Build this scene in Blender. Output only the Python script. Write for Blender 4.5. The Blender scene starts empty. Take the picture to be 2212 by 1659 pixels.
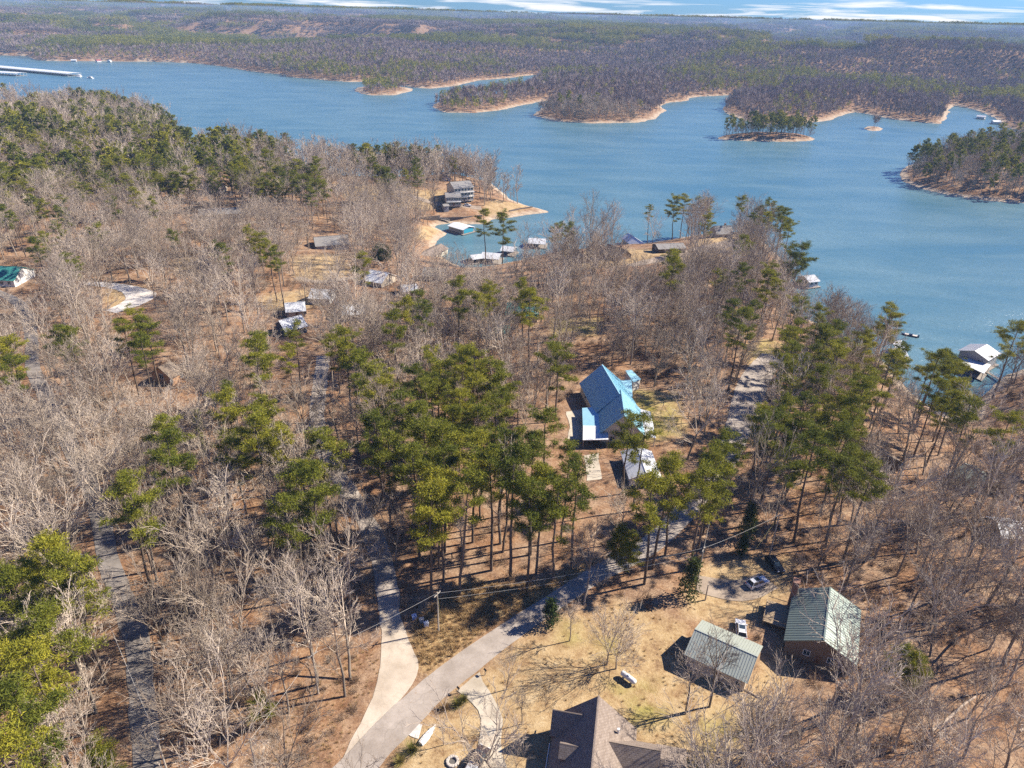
import bpy, math, random
import numpy as np
from mathutils import Vector, Matrix
random.seed(7); rng = np.random.default_rng(11)
R = math.radians
sc = bpy.context.scene
COL = sc.collection
WATER = -18.0
CAM_H = 100.0

# ------------------------------------------------------------------ camera
FPX, CX, CY = 1533.7, 1106.0, 829.5          # survey units: a 2212 x 1659 picture
ROLL = R(1.47)
PITCH = math.atan((CY - 29.5) / FPX)
cam = bpy.data.cameras.new('camera'); camo = bpy.data.objects.new('camera', cam); COL.objects.link(camo)
cam.sensor_width = 36.0; cam.lens = 36.0 * FPX / 2212.0
cam.clip_start = 1.0; cam.clip_end = 60000.0
camo.location = (0, 0, CAM_H)
camo.matrix_world = Matrix.Translation((0, 0, CAM_H)) @ Matrix.Rotation(R(90) - PITCH, 4, 'X') @ Matrix.Rotation(ROLL, 4, 'Z')
sc.camera = camo

# ------------------------------------------------------------------ sky and sun
SUN_DIR = Vector((0.953 * math.cos(R(38)), 0.303 * math.cos(R(38)), math.sin(R(38))))
w = bpy.data.worlds.new('World'); sc.world = w; w.use_nodes = True
nt = w.node_tree; N = nt.nodes; Lk = nt.links
for n in list(N): N.remove(n)
out = N.new('ShaderNodeOutputWorld'); bg = N.new('ShaderNodeBackground')
sky = N.new('ShaderNodeTexSky'); sky.sky_type = 'NISHITA'; sky.sun_disc = False
sky.sun_elevation = R(38); sky.sun_rotation = math.atan2(SUN_DIR.x, SUN_DIR.y)
sky.air_density = 1.0; sky.dust_density = 0.15; sky.ozone_density = 2.0; sky.altitude = 300
tc = N.new('ShaderNodeTexCoord'); sep = N.new('ShaderNodeSeparateXYZ'); Lk.new(tc.outputs['Generated'], sep.inputs[0])
def wm(op, a, b=None, c=None):
    n = N.new('ShaderNodeMath'); n.operation = op
    for i, v in enumerate((a, b, c)):
        if v is None: continue
        if isinstance(v, (int, float)): n.inputs[i].default_value = v
        else: Lk.new(v, n.inputs[i])
    return n.outputs[0]
zc = wm('MAXIMUM', sep.outputs[2], 0.0)
dv = wm('ADD', zc, 0.045)
cb = N.new('ShaderNodeCombineXYZ'); Lk.new(wm('DIVIDE', sep.outputs[0], dv), cb.inputs[0]); Lk.new(wm('DIVIDE', sep.outputs[1], dv), cb.inputs[1])
cn = N.new('ShaderNodeTexNoise'); cn.inputs['Scale'].default_value = 0.42; cn.inputs['Detail'].default_value = 7; cn.inputs['Roughness'].default_value = 0.58; cn.inputs['Distortion'].default_value = 0.5
Lk.new(cb.outputs[0], cn.inputs['Vector'])
cr = N.new('ShaderNodeValToRGB'); cr.color_ramp.elements[0].position = 0.45; cr.color_ramp.elements[1].position = 0.60
Lk.new(wm('SUBTRACT', cn.outputs[0], wm('MULTIPLY', wm('POWER', zc, 0.5), 0.22)), cr.inputs[0])
mx = N.new('ShaderNodeMixRGB'); mx.inputs[2].default_value = (10.5, 10.6, 11.0, 1)
tint = N.new('ShaderNodeMixRGB'); tint.blend_type = 'MULTIPLY'; tint.inputs[0].default_value = 1; tint.inputs[2].default_value = (0.34, 0.66, 1.38, 1)
Lk.new(sky.outputs[0], tint.inputs[1])
Lk.new(tint.outputs[0], mx.inputs[1]); Lk.new(cr.outputs[0], mx.inputs[0])
Lk.new(mx.outputs[0], bg.inputs[0]); bg.inputs[1].default_value = 0.05
Lk.new(bg.outputs[0], out.inputs[0])
sun = bpy.data.lights.new('sun', 'SUN'); sun.energy = 5.0; sun.angle = R(0.5); sun.color = (1.0, 0.915, 0.79)
suno = bpy.data.objects.new('sun', sun); COL.objects.link(suno)
suno.rotation_euler = SUN_DIR.to_track_quat('Z', 'Y').to_euler(); suno.location = (300, 100, 300)
sc.view_settings.view_transform = 'Standard'; sc.view_settings.look = 'None'
sc.view_settings.exposure = 1.08; sc.view_settings.gamma = 1.0; sc.view_settings.use_curve_mapping = False
sc.render.engine = 'CYCLES'
cy = sc.cycles
cy.max_bounces = 4; cy.diffuse_bounces = 1; cy.glossy_bounces = 2; cy.transmission_bounces = 2; cy.transparent_max_bounces = 4; cy.volume_bounces = 0
cy.use_denoising = False; cy.denoiser = 'OPENIMAGEDENOISE'; cy.denoising_input_passes = 'RGB_ALBEDO_NORMAL'; cy.denoising_prefilter = 'ACCURATE'; cy.sample_clamp_indirect = 4; cy.caustics_reflective = False; cy.caustics_refractive = False
sc.render.filter_size = 1.2

# ------------------------------------------------------------------ materials
def new_mat(name):
    m = bpy.data.materials.new(name); m.use_nodes = True
    return m, m.node_tree, m.node_tree.nodes['Principled BSDF']
def noise(t, scale, detail=4, rough=0.6, vec=None, dist=0):
    n = t.nodes.new('ShaderNodeTexNoise'); n.inputs['Scale'].default_value = scale; n.inputs['Detail'].default_value = detail
    n.inputs['Roughness'].default_value = rough; n.inputs['Distortion'].default_value = dist
    if vec is not None: t.links.new(vec, n.inputs['Vector'])
    return n.outputs[0]
def ramp(t, fac, stops):
    n = t.nodes.new('ShaderNodeValToRGB'); e = n.color_ramp.elements
    while len(e) < len(stops): e.new(0.5)
    for i, (p, c) in enumerate(stops):
        e[i].position = p; e[i].color = (*c, 1) if len(c) == 3 else c
    t.links.new(fac, n.inputs[0]); return n.outputs[0]
def mixc(t, fac, a, b, mode='MIX'):
    n = t.nodes.new('ShaderNodeMixRGB'); n.blend_type = mode
    for i, v in ((0, fac), (1, a), (2, b)):
        if isinstance(v, (int, float)): n.inputs[i].default_value = v
        elif isinstance(v, tuple): n.inputs[i].default_value = (*v, 1)
        else: t.links.new(v, n.inputs[i])
    return n.outputs[0]
def tmath(t, op, a, b=0.0):
    n = t.nodes.new('ShaderNodeMath'); n.operation = op
    for i, v in enumerate((a, b)):
        if isinstance(v, (int, float)): n.inputs[i].default_value = v
        else: t.links.new(v, n.inputs[i])
    return n.outputs[0]
def objpos(t): return t.nodes.new('ShaderNodeTexCoord').outputs['Object']
def wpos(t): return t.nodes.new('ShaderNodeNewGeometry').outputs['Position']
def bump(t, b, h, strength, dist):
    n = t.nodes.new('ShaderNodeBump'); n.inputs['Strength'].default_value = strength; n.inputs['Distance'].default_value = dist
    t.links.new(h, n.inputs['Height']); t.links.new(n.outputs[0], b.inputs['Normal'])
MATS = {}
def pm(name, col, rough=0.7, var=0.35, scale=1.5, metal=0.0, fine=12.0, spec=0.3, bmp=0.0):
    """plain weathered surface: two scales of mottling round one colour"""
    if name in MATS: return MATS[name]
    m, t, b = new_mat(name)
    p = objpos(t)
    n1 = noise(t, scale, 5, 0.65, p); n2 = noise(t, fine, 3, 0.6, p)
    f = tmath(t, 'ADD', tmath(t, 'MULTIPLY', n1, 0.6), tmath(t, 'MULTIPLY', n2, 0.4))
    lo = tuple(c * (1 - var) for c in col); hi = tuple(min(1, c * (1 + var)) for c in col)
    c = ramp(t, f, [(0.3, lo), (0.7, hi)])
    t.links.new(c, b.inputs['Base Color'])
    b.inputs['Roughness'].default_value = rough; b.inputs['Metallic'].default_value = metal
    b.inputs['Specular IOR Level'].default_value = spec
    if bmp: bump(t, b, n2, 0.5, bmp)
    MATS[name] = m; return m
def glass(name='window_glass', col=(0.02, 0.03, 0.04)):
    if name in MATS: return MATS[name]
    m, t, b = new_mat(name)
    n = noise(t, 2.0, 2, 0.5, objpos(t))
    t.links.new(ramp(t, n, [(0.3, col), (0.7, tuple(c * 2.2 for c in col))]), b.inputs['Base Color'])
    b.inputs['Roughness'].default_value = 0.06; MATS[name] = m; return m

# ------------------------------------------------------------------ survey: a picture point to a direction
def ray(px, py):
    dx, dy = px - CX, py - CY
    u = dx * math.cos(ROLL) + dy * math.sin(ROLL); v = -dx * math.sin(ROLL) + dy * math.cos(ROLL)
    return np.array([u / FPX, math.cos(PITCH) - v / FPX * math.sin(PITCH), -math.sin(PITCH) - v / FPX * math.cos(PITCH)])
def onplane(px, py, z):
    d = ray(px, py); k = (z - CAM_H) / d[2]
    return (d[0] * k, d[1] * k)
def project(P):
    x, y, z = P[..., 0], P[..., 1], P[..., 2] - CAM_H
    zc_ = y * math.cos(PITCH) - z * math.sin(PITCH); yc = -y * math.sin(PITCH) - z * math.cos(PITCH)
    zc_ = np.where(zc_ < 1, 1, zc_)
    u, v = FPX * x / zc_, FPX * yc / zc_
    return u * math.cos(ROLL) - v * math.sin(ROLL) + CX, u * math.sin(ROLL) + v * math.cos(ROLL) + CY

# ------------------------------------------------------------------ land shapes (shorelines at water level)
def shore(pts): return [onplane(x, y, WATER) for x, y in pts]
A_PX = [(-900,215),(-300,215),(0,225),(100,232),(200,242),(300,258),(360,268),(388,272),(376,282),(362,300),(400,322),(480,340),(560,347),
 (640,360),(700,374),(760,384),(820,388),(880,386),(950,380),(1020,384),(1060,395),(1078,412),(1100,430),(1135,443),(1165,450),(1191,458),
 (1150,463),(1094,471),(1061,474),(1055,484),(990,485),(970,482),(946,486),(940,490),(955,498),(968,505),(950,516),(940,530),(950,550),(968,565),
 (1000,578),(1040,577),(1080,570),(1120,562),(1160,552),(1200,545),(1240,540),(1290,534),(1340,530),(1400,524),(1460,516),(1520,506),(1570,500),
 (1620,508),(1660,530),(1690,570),(1708,605),(1700,625),(1697,650),(1715,675),(1745,690),(1775,705),(1800,722),(1840,745),(1885,765),
 (1915,785),(1940,812),(1955,838),(1975,855),(2000,872),(2030,890),(2060,905),(2085,905),(2100,892),(2105,875),(2120,858),(2150,832),
 (2180,812),(2212,800),(2300,770),(2600,740)]
A = shore(A_PX) + [(900, 250), (1500, 100), (1500, -2500), (-4000, -2500), (-4000, 900)]
E_PX = [(-900,108),(-300,114),(0,119),(60,121),(72,128),(100,131),(200,132),(330,133),(420,136),(480,143),(530,152),(575,158),(612,160),(620,166),
 (650,168),(690,172),(720,175),(760,177),(800,176),(870,184),(890,189),(930,191),(985,186),(1015,178),(1035,173),(1090,169),(1163,161),(1168,170),
 (1140,187),(1100,201),(1020,208),(965,213),(945,221),(937,232),(960,243),(1030,243),(1080,238),(1130,228),(1190,216),(1188,225),(1165,235),
 (1150,250),(1200,262),(1280,267),(1380,265),(1418,257),(1436,238),(1425,230),(1440,222),(1490,217),(1492,210),(1520,208),(1586,205),
 (1580,215),(1562,235),(1572,245),(1600,258),(1650,270),(1700,266),(1740,266),(1790,260),(1832,245),(1850,243),(1880,247),(1930,258),
 (1980,263),(2028,267),(2042,257),(2050,240),(2062,228),(2085,232),(2120,243),(2150,255),(2168,272),(2212,284),(2400,300),(2900,320)]
E_ = shore(E_PX) + [(3000, 600), (25000, 600), (25000, 25000), (-25000, 25000), (-25000, 2500)]
B = shore([(1942,376),(1952,392),(1985,406),(2050,421),(2130,433),(2212,439),(2500,450),(2900,440),(2700,370),(2350,335),(2212,325),(2100,330),(2010,345),(1960,360)])
F = shore([(765,197),(780,203),(800,206),(850,206),(890,197),(893,192),(860,186),(800,185),(770,190)])
C_ = shore([(1548,300),(1600,304),(1700,306),(1752,304),(1760,299),(1735,293),(1690,288),(1620,287),(1570,292)])
D_ = shore([(1865,278),(1880,283),(1900,283),(1908,278),(1895,273),(1875,273)])
LAKE2 = shore([(255,46.2),(420,45.6),(575,47.5),(570,50.5),(420,50.0),(262,51)])

def sdf(P, poly):
    """signed distance, positive inside"""
    poly = np.asarray(poly, float); n = len(poly)
    best = np.full(len(P), 1e18); inside = np.zeros(len(P), bool)
    for i in range(n):
        a = poly[i]; b = poly[(i + 1) % n]; e = b - a
        wv = P - a
        t = np.clip((wv @ e) / max(e @ e, 1e-9), 0, 1)
        d = wv - t[:, None] * e
        best = np.minimum(best, (d * d).sum(1))
        c = (a[1] > P[:, 1]) != (b[1] > P[:, 1])
        if b[1] != a[1]:
            xi = a[0] + (P[:, 1] - a[1]) * e[0] / e[1]
            inside ^= c & (P[:, 0] < xi)
    return np.where(inside, 1, -1) * np.sqrt(best)
_perm = rng.random((256, 256))
def vnoise(x, y, s):
    x = x / s; y = y / s
    xi = np.floor(x).astype(int); yi = np.floor(y).astype(int)
    fx = x - xi; fy = y - yi; fx = fx * fx * (3 - 2 * fx); fy = fy * fy * (3 - 2 * fy)
    g = lambda i, j: _perm[i & 255, j & 255]
    return (g(xi, yi) * (1 - fx) + g(xi + 1, yi) * fx) * (1 - fy) + (g(xi, yi + 1) * (1 - fx) + g(xi + 1, yi + 1) * fx) * fy * 1.0
def fbm(x, y, s, o=3):
    r = 0; a = 0.5; tot = 0
    for k in range(o):
        r = r + a * vnoise(x + 37.7 * k, y - 91.3 * k, s / 2 ** k); tot += a; a *= 0.5
    return r / tot
def sm(x, a, b):
    t = np.clip((x - a) / (b - a), 0, 1); return t * t * (3 - 2 * t)
def wiggle(P, s, amp):
    return amp * (fbm(P[:, 0], P[:, 1], s, 3) - 0.5) * 2
def land(P):
    """height and sand width share for points P (n,2)"""
    z = np.full(len(P), WATER - 3.0); sand = np.zeros(len(P))
    dist = np.hypot(P[:, 0], P[:, 1])
    def put(poly, hfun, wfun, pad, wig):
        nonlocal z, sand
        pa = np.asarray(poly); lo = pa.min(0) - pad; hi = pa.max(0) + pad
        k = np.where((P[:, 0] > lo[0]) & (P[:, 0] < hi[0]) & (P[:, 1] > lo[1]) & (P[:, 1] < hi[1]))[0]
        if not len(k): return
        Q = P[k]; d = sdf(Q, poly)
        if poly is E_: d = np.minimum(d, -sdf(Q, LAKE2))
        d = d + wiggle(Q, 35, wig[0]) + wiggle(Q, 9, wig[1])
        wb = wfun(Q)
        sl = 0.7 / np.maximum(wb, 2)
        h = np.where(d < wb, d * sl, 0.7 + hfun(Q, d - wb))
        h = np.where(d < 0, np.maximum(-3.0, d * 0.15), h)
        zz = WATER + h
        sd = np.where((d > -4) & (d < wb * 1.05), 1.0, np.clip(1 - (d - wb) / (0.25 * wb + 0.5), 0, 1)) * (d > -6)
        up = zz > z[k]
        z[k[up]] = zz[up]; sand[k[up]] = sd[up]
    put(A, lambda Q, d: 17.2 * (1 - np.exp(-np.maximum(d, 0) / 48)) + sm(d, 20, 120) * ((fbm(Q[:, 0], Q[:, 1], 70) - .5) * 3.0 + 7 * sm(-Q[:, 0], 150, 420) * sm(Q[:, 1], 300, 600)),
        lambda Q: 1.5 + 2.5 * fbm(Q[:, 0], Q[:, 1], 60), 40, (1.5, 1.0))
    put(B, lambda Q, d: 9 * (1 - np.exp(-np.maximum(d, 0) / 30)), lambda Q: 3 + 3 * fbm(Q[:, 0], Q[:, 1], 40), 40, (3, 1.5))
    put(F, lambda Q, d: 5 * (1 - np.exp(-np.maximum(d, 0) / 30)), lambda Q: 3 + 8 * sm(fbm(Q[:, 0], Q[:, 1], 90), .35, .6), 40, (5, 3))
    put(C_, lambda Q, d: 3.0 * (1 - np.exp(-np.maximum(d, 0) / 6)), lambda Q: 2.0 + 0 * Q[:, 0], 40, (1.5, 1))
    put(D_, lambda Q, d: 1.5 * (1 - np.exp(-np.maximum(d, 0) / 6)), lambda Q: 5.0 + 0 * Q[:, 0], 30, (1, .6))
    def eh(Q, d):
        d = np.maximum(d, 0); far = np.hypot(Q[:, 0], Q[:, 1])
        ridge = fbm(Q[:, 0] + 900, Q[:, 1] * 1.3, 470, 4)
        west = sm(-Q[:, 0], 300, 900)
        return (10 + 8 * west) * (1 - np.exp(-d / (45 - 12 * west))) + sm(d, 30, 700) * (200 * np.clip(ridge - 0.38, 0, .32)) \
            + 30 * sm(far, 2500, 9500) * sm(d, 0, 1500) + 22 * sm(far, 6500, 11000) * fbm(Q[:, 0], Q[:, 1], 2600, 2)
    put(E_, eh, lambda Q: 1.2 + 4.5 * sm(fbm(Q[:, 0] - 300, Q[:, 1], 190), .33, .58) * sm(Q[:, 0], -700, -380), 400, (6, 3))
    return z, sand
# height raster of the near and middle land
GX0, GX1, GY0, GY1, GS = -760, 760, 20, 1300, 2.5
gx = np.arange(GX0, GX1 + GS, GS); gy = np.arange(GY0, GY1 + GS, GS)
XX, YY = np.meshgrid(gx, gy, indexing='ij')
HG, SG = land(np.column_stack([XX.ravel(), YY.ravel()])); HG = HG.reshape(XX.shape); SG = SG.reshape(XX.shape)
def hgt(x, y, G=None):
    G = HG if G is None else G
    x = np.clip((np.asarray(x, float) - GX0) / GS, 0, len(gx) - 1.001); y = np.clip((np.asarray(y, float) - GY0) / GS, 0, len(gy) - 1.001)
    i = x.astype(int); j = y.astype(int); fx = x - i; fy = y - j
    return (G[i, j] * (1 - fx) + G[i + 1, j] * fx) * (1 - fy) + (G[i, j + 1] * (1 - fx) + G[i + 1, j + 1] * fx) * fy
_ts = np.concatenate([np.arange(40, 500, 0.5), np.arange(500, 1500, 1.5)])
def at(px, py, h=0.0, water=True):
    """ground (or lake) point seen at a picture point, h metres above it"""
    d = ray(px, py); d = d / np.hypot(d[0], d[1])
    x = d[0] * _ts; y = d[1] * _ts; z = CAM_H + d[2] * _ts
    g = hgt(x, y)
    if water: g = np.maximum(g, WATER)
    k = np.argmax(z < g + h)
    return Vector((x[k], y[k], g[k]))

# ------------------------------------------------------------------ object helpers
def tag(o, label=None, cat=None, group=None, kind=None):
    if label: o['label'] = label
    if cat: o['category'] = cat
    if group: o['group'] = group
    if kind: o['kind'] = kind
    return o
def empty(name, loc, rz=0.0, label=None, cat=None, group=None):
    o = bpy.data.objects.new(name, None); COL.objects.link(o); o.location = loc; o.rotation_euler = (0, 0, rz)
    o.empty_display_size = 0.5
    return tag(o, label, cat, group)
def link(name, me, parent=None, loc=(0, 0, 0), rot=(0, 0, 0), scale=None):
    o = bpy.data.objects.new(name, me); COL.objects.link(o); o.location = loc; o.rotation_euler = rot
    if scale is not None: o.scale = scale
    if parent is not None: o.parent = parent
    return o
class MB:
    def __init__(s): s.v = []; s.f = []; s.m = []
    def add(s, vs, fs, mi=0):
        k = len(s.v); s.v += [tuple(v) for v in vs]; s.f += [tuple(i + k for i in f) for f in fs]; s.m += [mi] * len(fs); return s
    def box(s, x0, x1, y0, y1, z0, z1, mi=0, M=None):
        vs = [Vector(p) for p in ((x0,y0,z0),(x1,y0,z0),(x1,y1,z0),(x0,y1,z0),(x0,y0,z1),(x1,y0,z1),(x1,y1,z1),(x0,y1,z1))]
        if M is not None: vs = [M @ v for v in vs]
        return s.add(vs, [(3,2,1,0),(4,5,6,7),(0,1,5,4),(1,2,6,5),(2,3,7,6),(3,0,4,7)], mi)
    def tube(s, pts, rs, n=6, mi=0, cap=True):
        pts = [Vector(p) for p in pts]
        if not isinstance(rs, (list, tuple)): rs = [rs] * len(pts)
        vs = []; fs = []
        for i, p in enumerate(pts):
            d = (pts[min(i + 1, len(pts) - 1)] - pts[max(i - 1, 0)])
            d = d.normalized() if d.length > 1e-9 else Vector((0, 0, 1))
            a = d.orthogonal().normalized() if abs(d.z) > .9 else d.cross(Vector((0, 0, 1))).normalized(); b = d.cross(a)
            for k in range(n):
                q = 2 * math.pi * k / n; vs.append(p + (a * math.cos(q) + b * math.sin(q)) * rs[i])
        for i in range(len(pts) - 1):
            for k in range(n):
                k2 = (k + 1) % n; fs.append((i*n+k, i*n+k2, (i+1)*n+k2, (i+1)*n+k))
        if cap: fs.append(tuple(range(n - 1, -1, -1))); fs.append(tuple(range((len(pts)-1)*n, len(pts)*n)))
        return s.add(vs, fs, mi)
    def prism(s, prof, y0, y1, mi=0):
        """profile in x,z extruded along y"""
        n = len(prof); vs = [(x, y0, z) for x, z in prof] + [(x, y1, z) for x, z in prof]
        return s.add(vs, [tuple(range(n)), tuple(range(2*n-1, n-1, -1))] + [(i, i+n, (i+1) % n + n, (i+1) % n) for i in range(n)], mi)
    def mesh(s, name, mats, smooth=False):
        me = bpy.data.meshes.new(name); me.from_pydata(s.v, [], s.f)
        for m in (mats if isinstance(mats, (list, tuple)) else [mats]): me.materials.append(m)
        if any(s.m): me.polygons.foreach_set('material_index', s.m)
        if smooth: me.polygons.foreach_set('use_smooth', [True] * len(me.polygons))
        me.update()
        import bmesh
        bm = bmesh.new(); bm.from_mesh(me); bmesh.ops.recalc_face_normals(bm, faces=bm.faces); bm.to_mesh(me); bm.free()
        return me
    def build(s, name, mats, parent=None, loc=(0,0,0), rot=(0,0,0), smooth=False):
        return link(name, s.mesh(name, mats, smooth), parent, loc, rot)
def mesh_np(name, V, T, mats, mi=None, attr=None, smooth=False):
    """fast triangle mesh"""
    me = bpy.data.meshes.new(name); V = np.asarray(V, np.float32); T = np.asarray(T, np.int32)
    me.vertices.add(len(V)); me.vertices.foreach_set('co', V.ravel())
    k = T.shape[1]
    me.loops.add(T.size); me.loops.foreach_set('vertex_index', T.ravel())
    me.polygons.add(len(T)); me.polygons.foreach_set('loop_start', np.arange(0, T.size, k, dtype=np.int32))
    for m in mats: me.materials.append(m)
    if mi is not None: me.polygons.foreach_set('material_index', np.asarray(mi, np.int32))
    if attr is not None:
        for an, av in attr.items():
            a = me.attributes.new(an, 'FLOAT', 'POINT'); a.data.foreach_set('value', np.asarray(av, np.float32))
    me.polygons.foreach_set('use_smooth', [smooth] * len(T))
    me.update(calc_edges=True); me.validate()
    return me

# ------------------------------------------------------------------ ground cover regions (world polygons from the survey)
def gpoly(pts): return [tuple(at(x, y)[:2]) for x, y in pts]
LAWNS = [gpoly(q) for q in (
 [(1045,1462),(1100,1408),(1180,1365),(1260,1325),(1340,1300),(1470,1345),(1480,1450),(1620,1490),(1690,1400),(1722,1470),(1640,1560),(1560,1690),(830,1690),(884,1597),(950,1522),(990,1492)],
 [(1500,1240),(1600,1205),(1700,1205),(1715,1290),(1690,1330),(1560,1345),(1480,1330)],
 [(1365,845),(1455,850),(1475,940),(1390,955)], [(1200,690),(1290,688),(1300,722),(1195,724)], [(1610,745),(1685,738),(1690,778),(1625,790)],
 [(632,555),(735,548),(760,590),(700,612),(640,604)], [(225,628),(300,618),(300,660),(238,668)], [(905,492),(938,488),(955,502),(930,518),(896,516)],
 [(1050,436),(1100,436),(1160,450),(1100,462),(1040,466)], [(380,560),(430,556),(440,590),(385,592)], [(560,640),(660,625),(690,650),(640,680),(575,672)],
 [(720,395),(960,412),(960,450),(760,440)], [(1500,520),(1600,505),(1640,545),(1560,570),(1480,560)], [(1200,545),(1480,545),(1500,575),(1230,585)])]
GREENS = [gpoly(q) for q in ([(1365,845),(1455,850),(1475,940),(1390,955)], [(1200,690),(1290,688),(1300,722),(1195,724)], [(1610,745),(1685,738),(1690,778),(1625,790)],
 [(1290,1385),(1330,1370),(1345,1410),(1300,1425)], [(1330,1490),(1420,1480),(1440,1560),(1350,1560)], [(1500,1570),(1580,1560),(1590,1640),(1500,1650)], [(1220,1360),(1262,1352),(1270,1372),(1225,1380)])]
WEEDS = gpoly([(884,1335),(1000,1262),(1180,1262),(1290,1205),(1300,1225),(1060,1365),(935,1455),(905,1445),(893,1425)])
# ------------------------------------------------------------------ terrain sheet, finer where it is near the village
def build_ground():
    ang = np.concatenate([np.linspace(-180, -50, 40, endpoint=False), np.linspace(-50, 50, 420, endpoint=False), np.linspace(50, 180, 40, endpoint=False)])
    ang = np.radians(ang); na = len(ang)
    rad = np.concatenate([np.geomspace(34, 700, 460, endpoint=False), np.geomspace(700, 16000, 300)])
    aa, rr = np.meshgrid(ang, rad, indexing='ij')
    X = (rr * np.sin(aa)).ravel(); Y = (rr * np.cos(aa)).ravel()
    P = np.column_stack([X, Y]); Z, S = land(P)
    nr = len(rad)
    i = np.arange(na)[:, None]; j = np.arange(nr - 1)[None, :]; i2 = (i + 1) % na
    q = np.stack([i * nr + j, i2 * nr + j, i2 * nr + j + 1, i * nr + j + 1], -1).reshape(-1, 4)[:, ::-1]
    V = np.column_stack([X, Y, Z])
    c = len(V); V = np.vstack([V, [[0, 0, float(hgt(0, 30))]]])
    near = np.hypot(X, Y) < 620
    lawn = np.zeros(len(V)); green = np.zeros(len(V)); weed = np.zeros(len(V))
    k = np.where(near & (np.abs(aa.ravel()) < R(52)))[0]; Q = P[k] + np.column_stack([wiggle(P[k], 6, 2.0), wiggle(P[k] + 50, 6, 2.0)])
    for poly in LAWNS: lawn[k] = np.maximum(lawn[k], sm(sdf(Q, poly), -3, 2.5))
    for poly in GREENS: green[k] = np.maximum(green[k], sm(sdf(Q, poly), -4, 5))
    weed[k] = sm(sdf(Q, WEEDS), -2, 2)
    sand = np.append(S, 0)
    me = bpy.data.meshes.new('ground')
    nv = len(V); me.vertices.add(nv); me.vertices.foreach_set('co', V.astype(np.float32).ravel())
    ring = np.array([[c, a * nr, ((a + 1) % na) * nr] for a in range(na)])
    nl = q.size + ring.size; me.loops.add(nl); me.loops.foreach_set('vertex_index', np.concatenate([q.ravel(), ring.ravel()]).astype(np.int32))
    ls = np.concatenate([np.arange(0, q.size, 4), q.size + np.arange(0, ring.size, 3)]).astype(np.int32)
    me.polygons.add(len(ls)); me.polygons.foreach_set('loop_start', ls); me.polygons.foreach_set('use_smooth', [True] * len(ls))
    for an, av in (('lawn', lawn), ('green', green), ('sand', sand), ('weed', weed)):
        a = me.attributes.new(an, 'FLOAT', 'POINT'); a.data.foreach_set('value', av.astype(np.float32))
    me.update(calc_edges=True); me.validate()
    m, t, b = new_mat('leaf_littered_ground')
    p = wpos(t)
    def at_(n):
        a = t.nodes.new('ShaderNodeAttribute'); a.attribute_name = n; return a.outputs['Fac']
    n1 = noise(t, 0.035, 5, 0.6, p); n2 = noise(t, 0.35, 6, 0.7, p); n3 = noise(t, 2.2, 4, 0.7, p); n4 = noise(t, 0.12, 5, 0.65, p)
    n5 = noise(t, 6.5, 3, 0.7, p)
    mixn = tmath(t, 'ADD', tmath(t, 'ADD', tmath(t, 'MULTIPLY', n2, 0.42), tmath(t, 'MULTIPLY', n3, 0.33)), tmath(t, 'MULTIPLY', n5, 0.25))
    litter = ramp(t, mixn, [(0.36, (0.085, 0.042, 0.022)), (0.46, (0.21, 0.112, 0.06)), (0.54, (0.325, 0.19, 0.105)), (0.63, (0.45, 0.31, 0.19))])
    litter2 = ramp(t, mixn, [(0.36, (0.11, 0.07, 0.045)), (0.48, (0.26, 0.165, 0.105)), (0.60, (0.44, 0.31, 0.20))])
    base = mixc(t, ramp(t, n4, [(0.42, (0, 0, 0)), (0.58, (1, 1, 1))]), litter, litter2)
    straw = ramp(t, mixn, [(0.34, (0.23, 0.14, 0.06)), (0.47, (0.38, 0.26, 0.13)), (0.57, (0.475, 0.35, 0.195)), (0.66, (0.54, 0.43, 0.27))])
    moss = ramp(t, mixn, [(0.34, (0.13, 0.12, 0.02)), (0.6, (0.30, 0.27, 0.05))])
    weedc = ramp(t, tmath(t, 'ADD', tmath(t, 'MULTIPLY', n3, 0.7), tmath(t, 'MULTIPLY', n2, 0.3)), [(0.36, (0.13, 0.075, 0.035)), (0.5, (0.33, 0.21, 0.10)), (0.64, (0.47, 0.35, 0.17))])
    sandc = ramp(t, n2, [(0.35, (0.33, 0.245, 0.17)), (0.6, (0.50, 0.40, 0.29))])
    lw = tmath(t, 'MULTIPLY', at_('lawn'), ramp(t, n2, [(0.30, (0.35,)*3), (0.5, (1, 1, 1))]))
    c1 = mixc(t, lw, base, straw)
    gw = tmath(t, 'MULTIPLY', at_('green'), ramp(t, n4, [(0.40, (0, 0, 0)), (0.58, (0.9,)*3)]))
    c2 = mixc(t, gw, c1, moss)
    c3 = mixc(t, at_('weed'), c2, weedc)
    c4 = mixc(t, at_('sand'), c3, sandc)
    sp = t.nodes.new('ShaderNodeSeparateXYZ'); t.links.new(p, sp.inputs[0])
    wet = t.nodes.new('ShaderNodeMapRange'); wet.inputs[1].default_value = WATER - 0.3; wet.inputs[2].default_value = WATER + 0.12; wet.inputs[3].default_value = 1; wet.inputs[4].default_value = 0
    t.links.new(sp.outputs[2], wet.inputs[0])
    c5 = mixc(t, wet.outputs[0], c4, (0.14, 0.11, 0.07))
    t.links.new(c5, b.inputs['Base Color']); b.inputs['Roughness'].default_value = 0.95; b.inputs['Specular IOR Level'].default_value = 0.1
    bump(t, b, mixn, 0.8, 0.35)
    me.materials.append(m)
    return tag(link('ground', me), kind='structure', label='leaf littered wooded land with straw lawns and sandy shores')
ground = build_ground()

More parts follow.
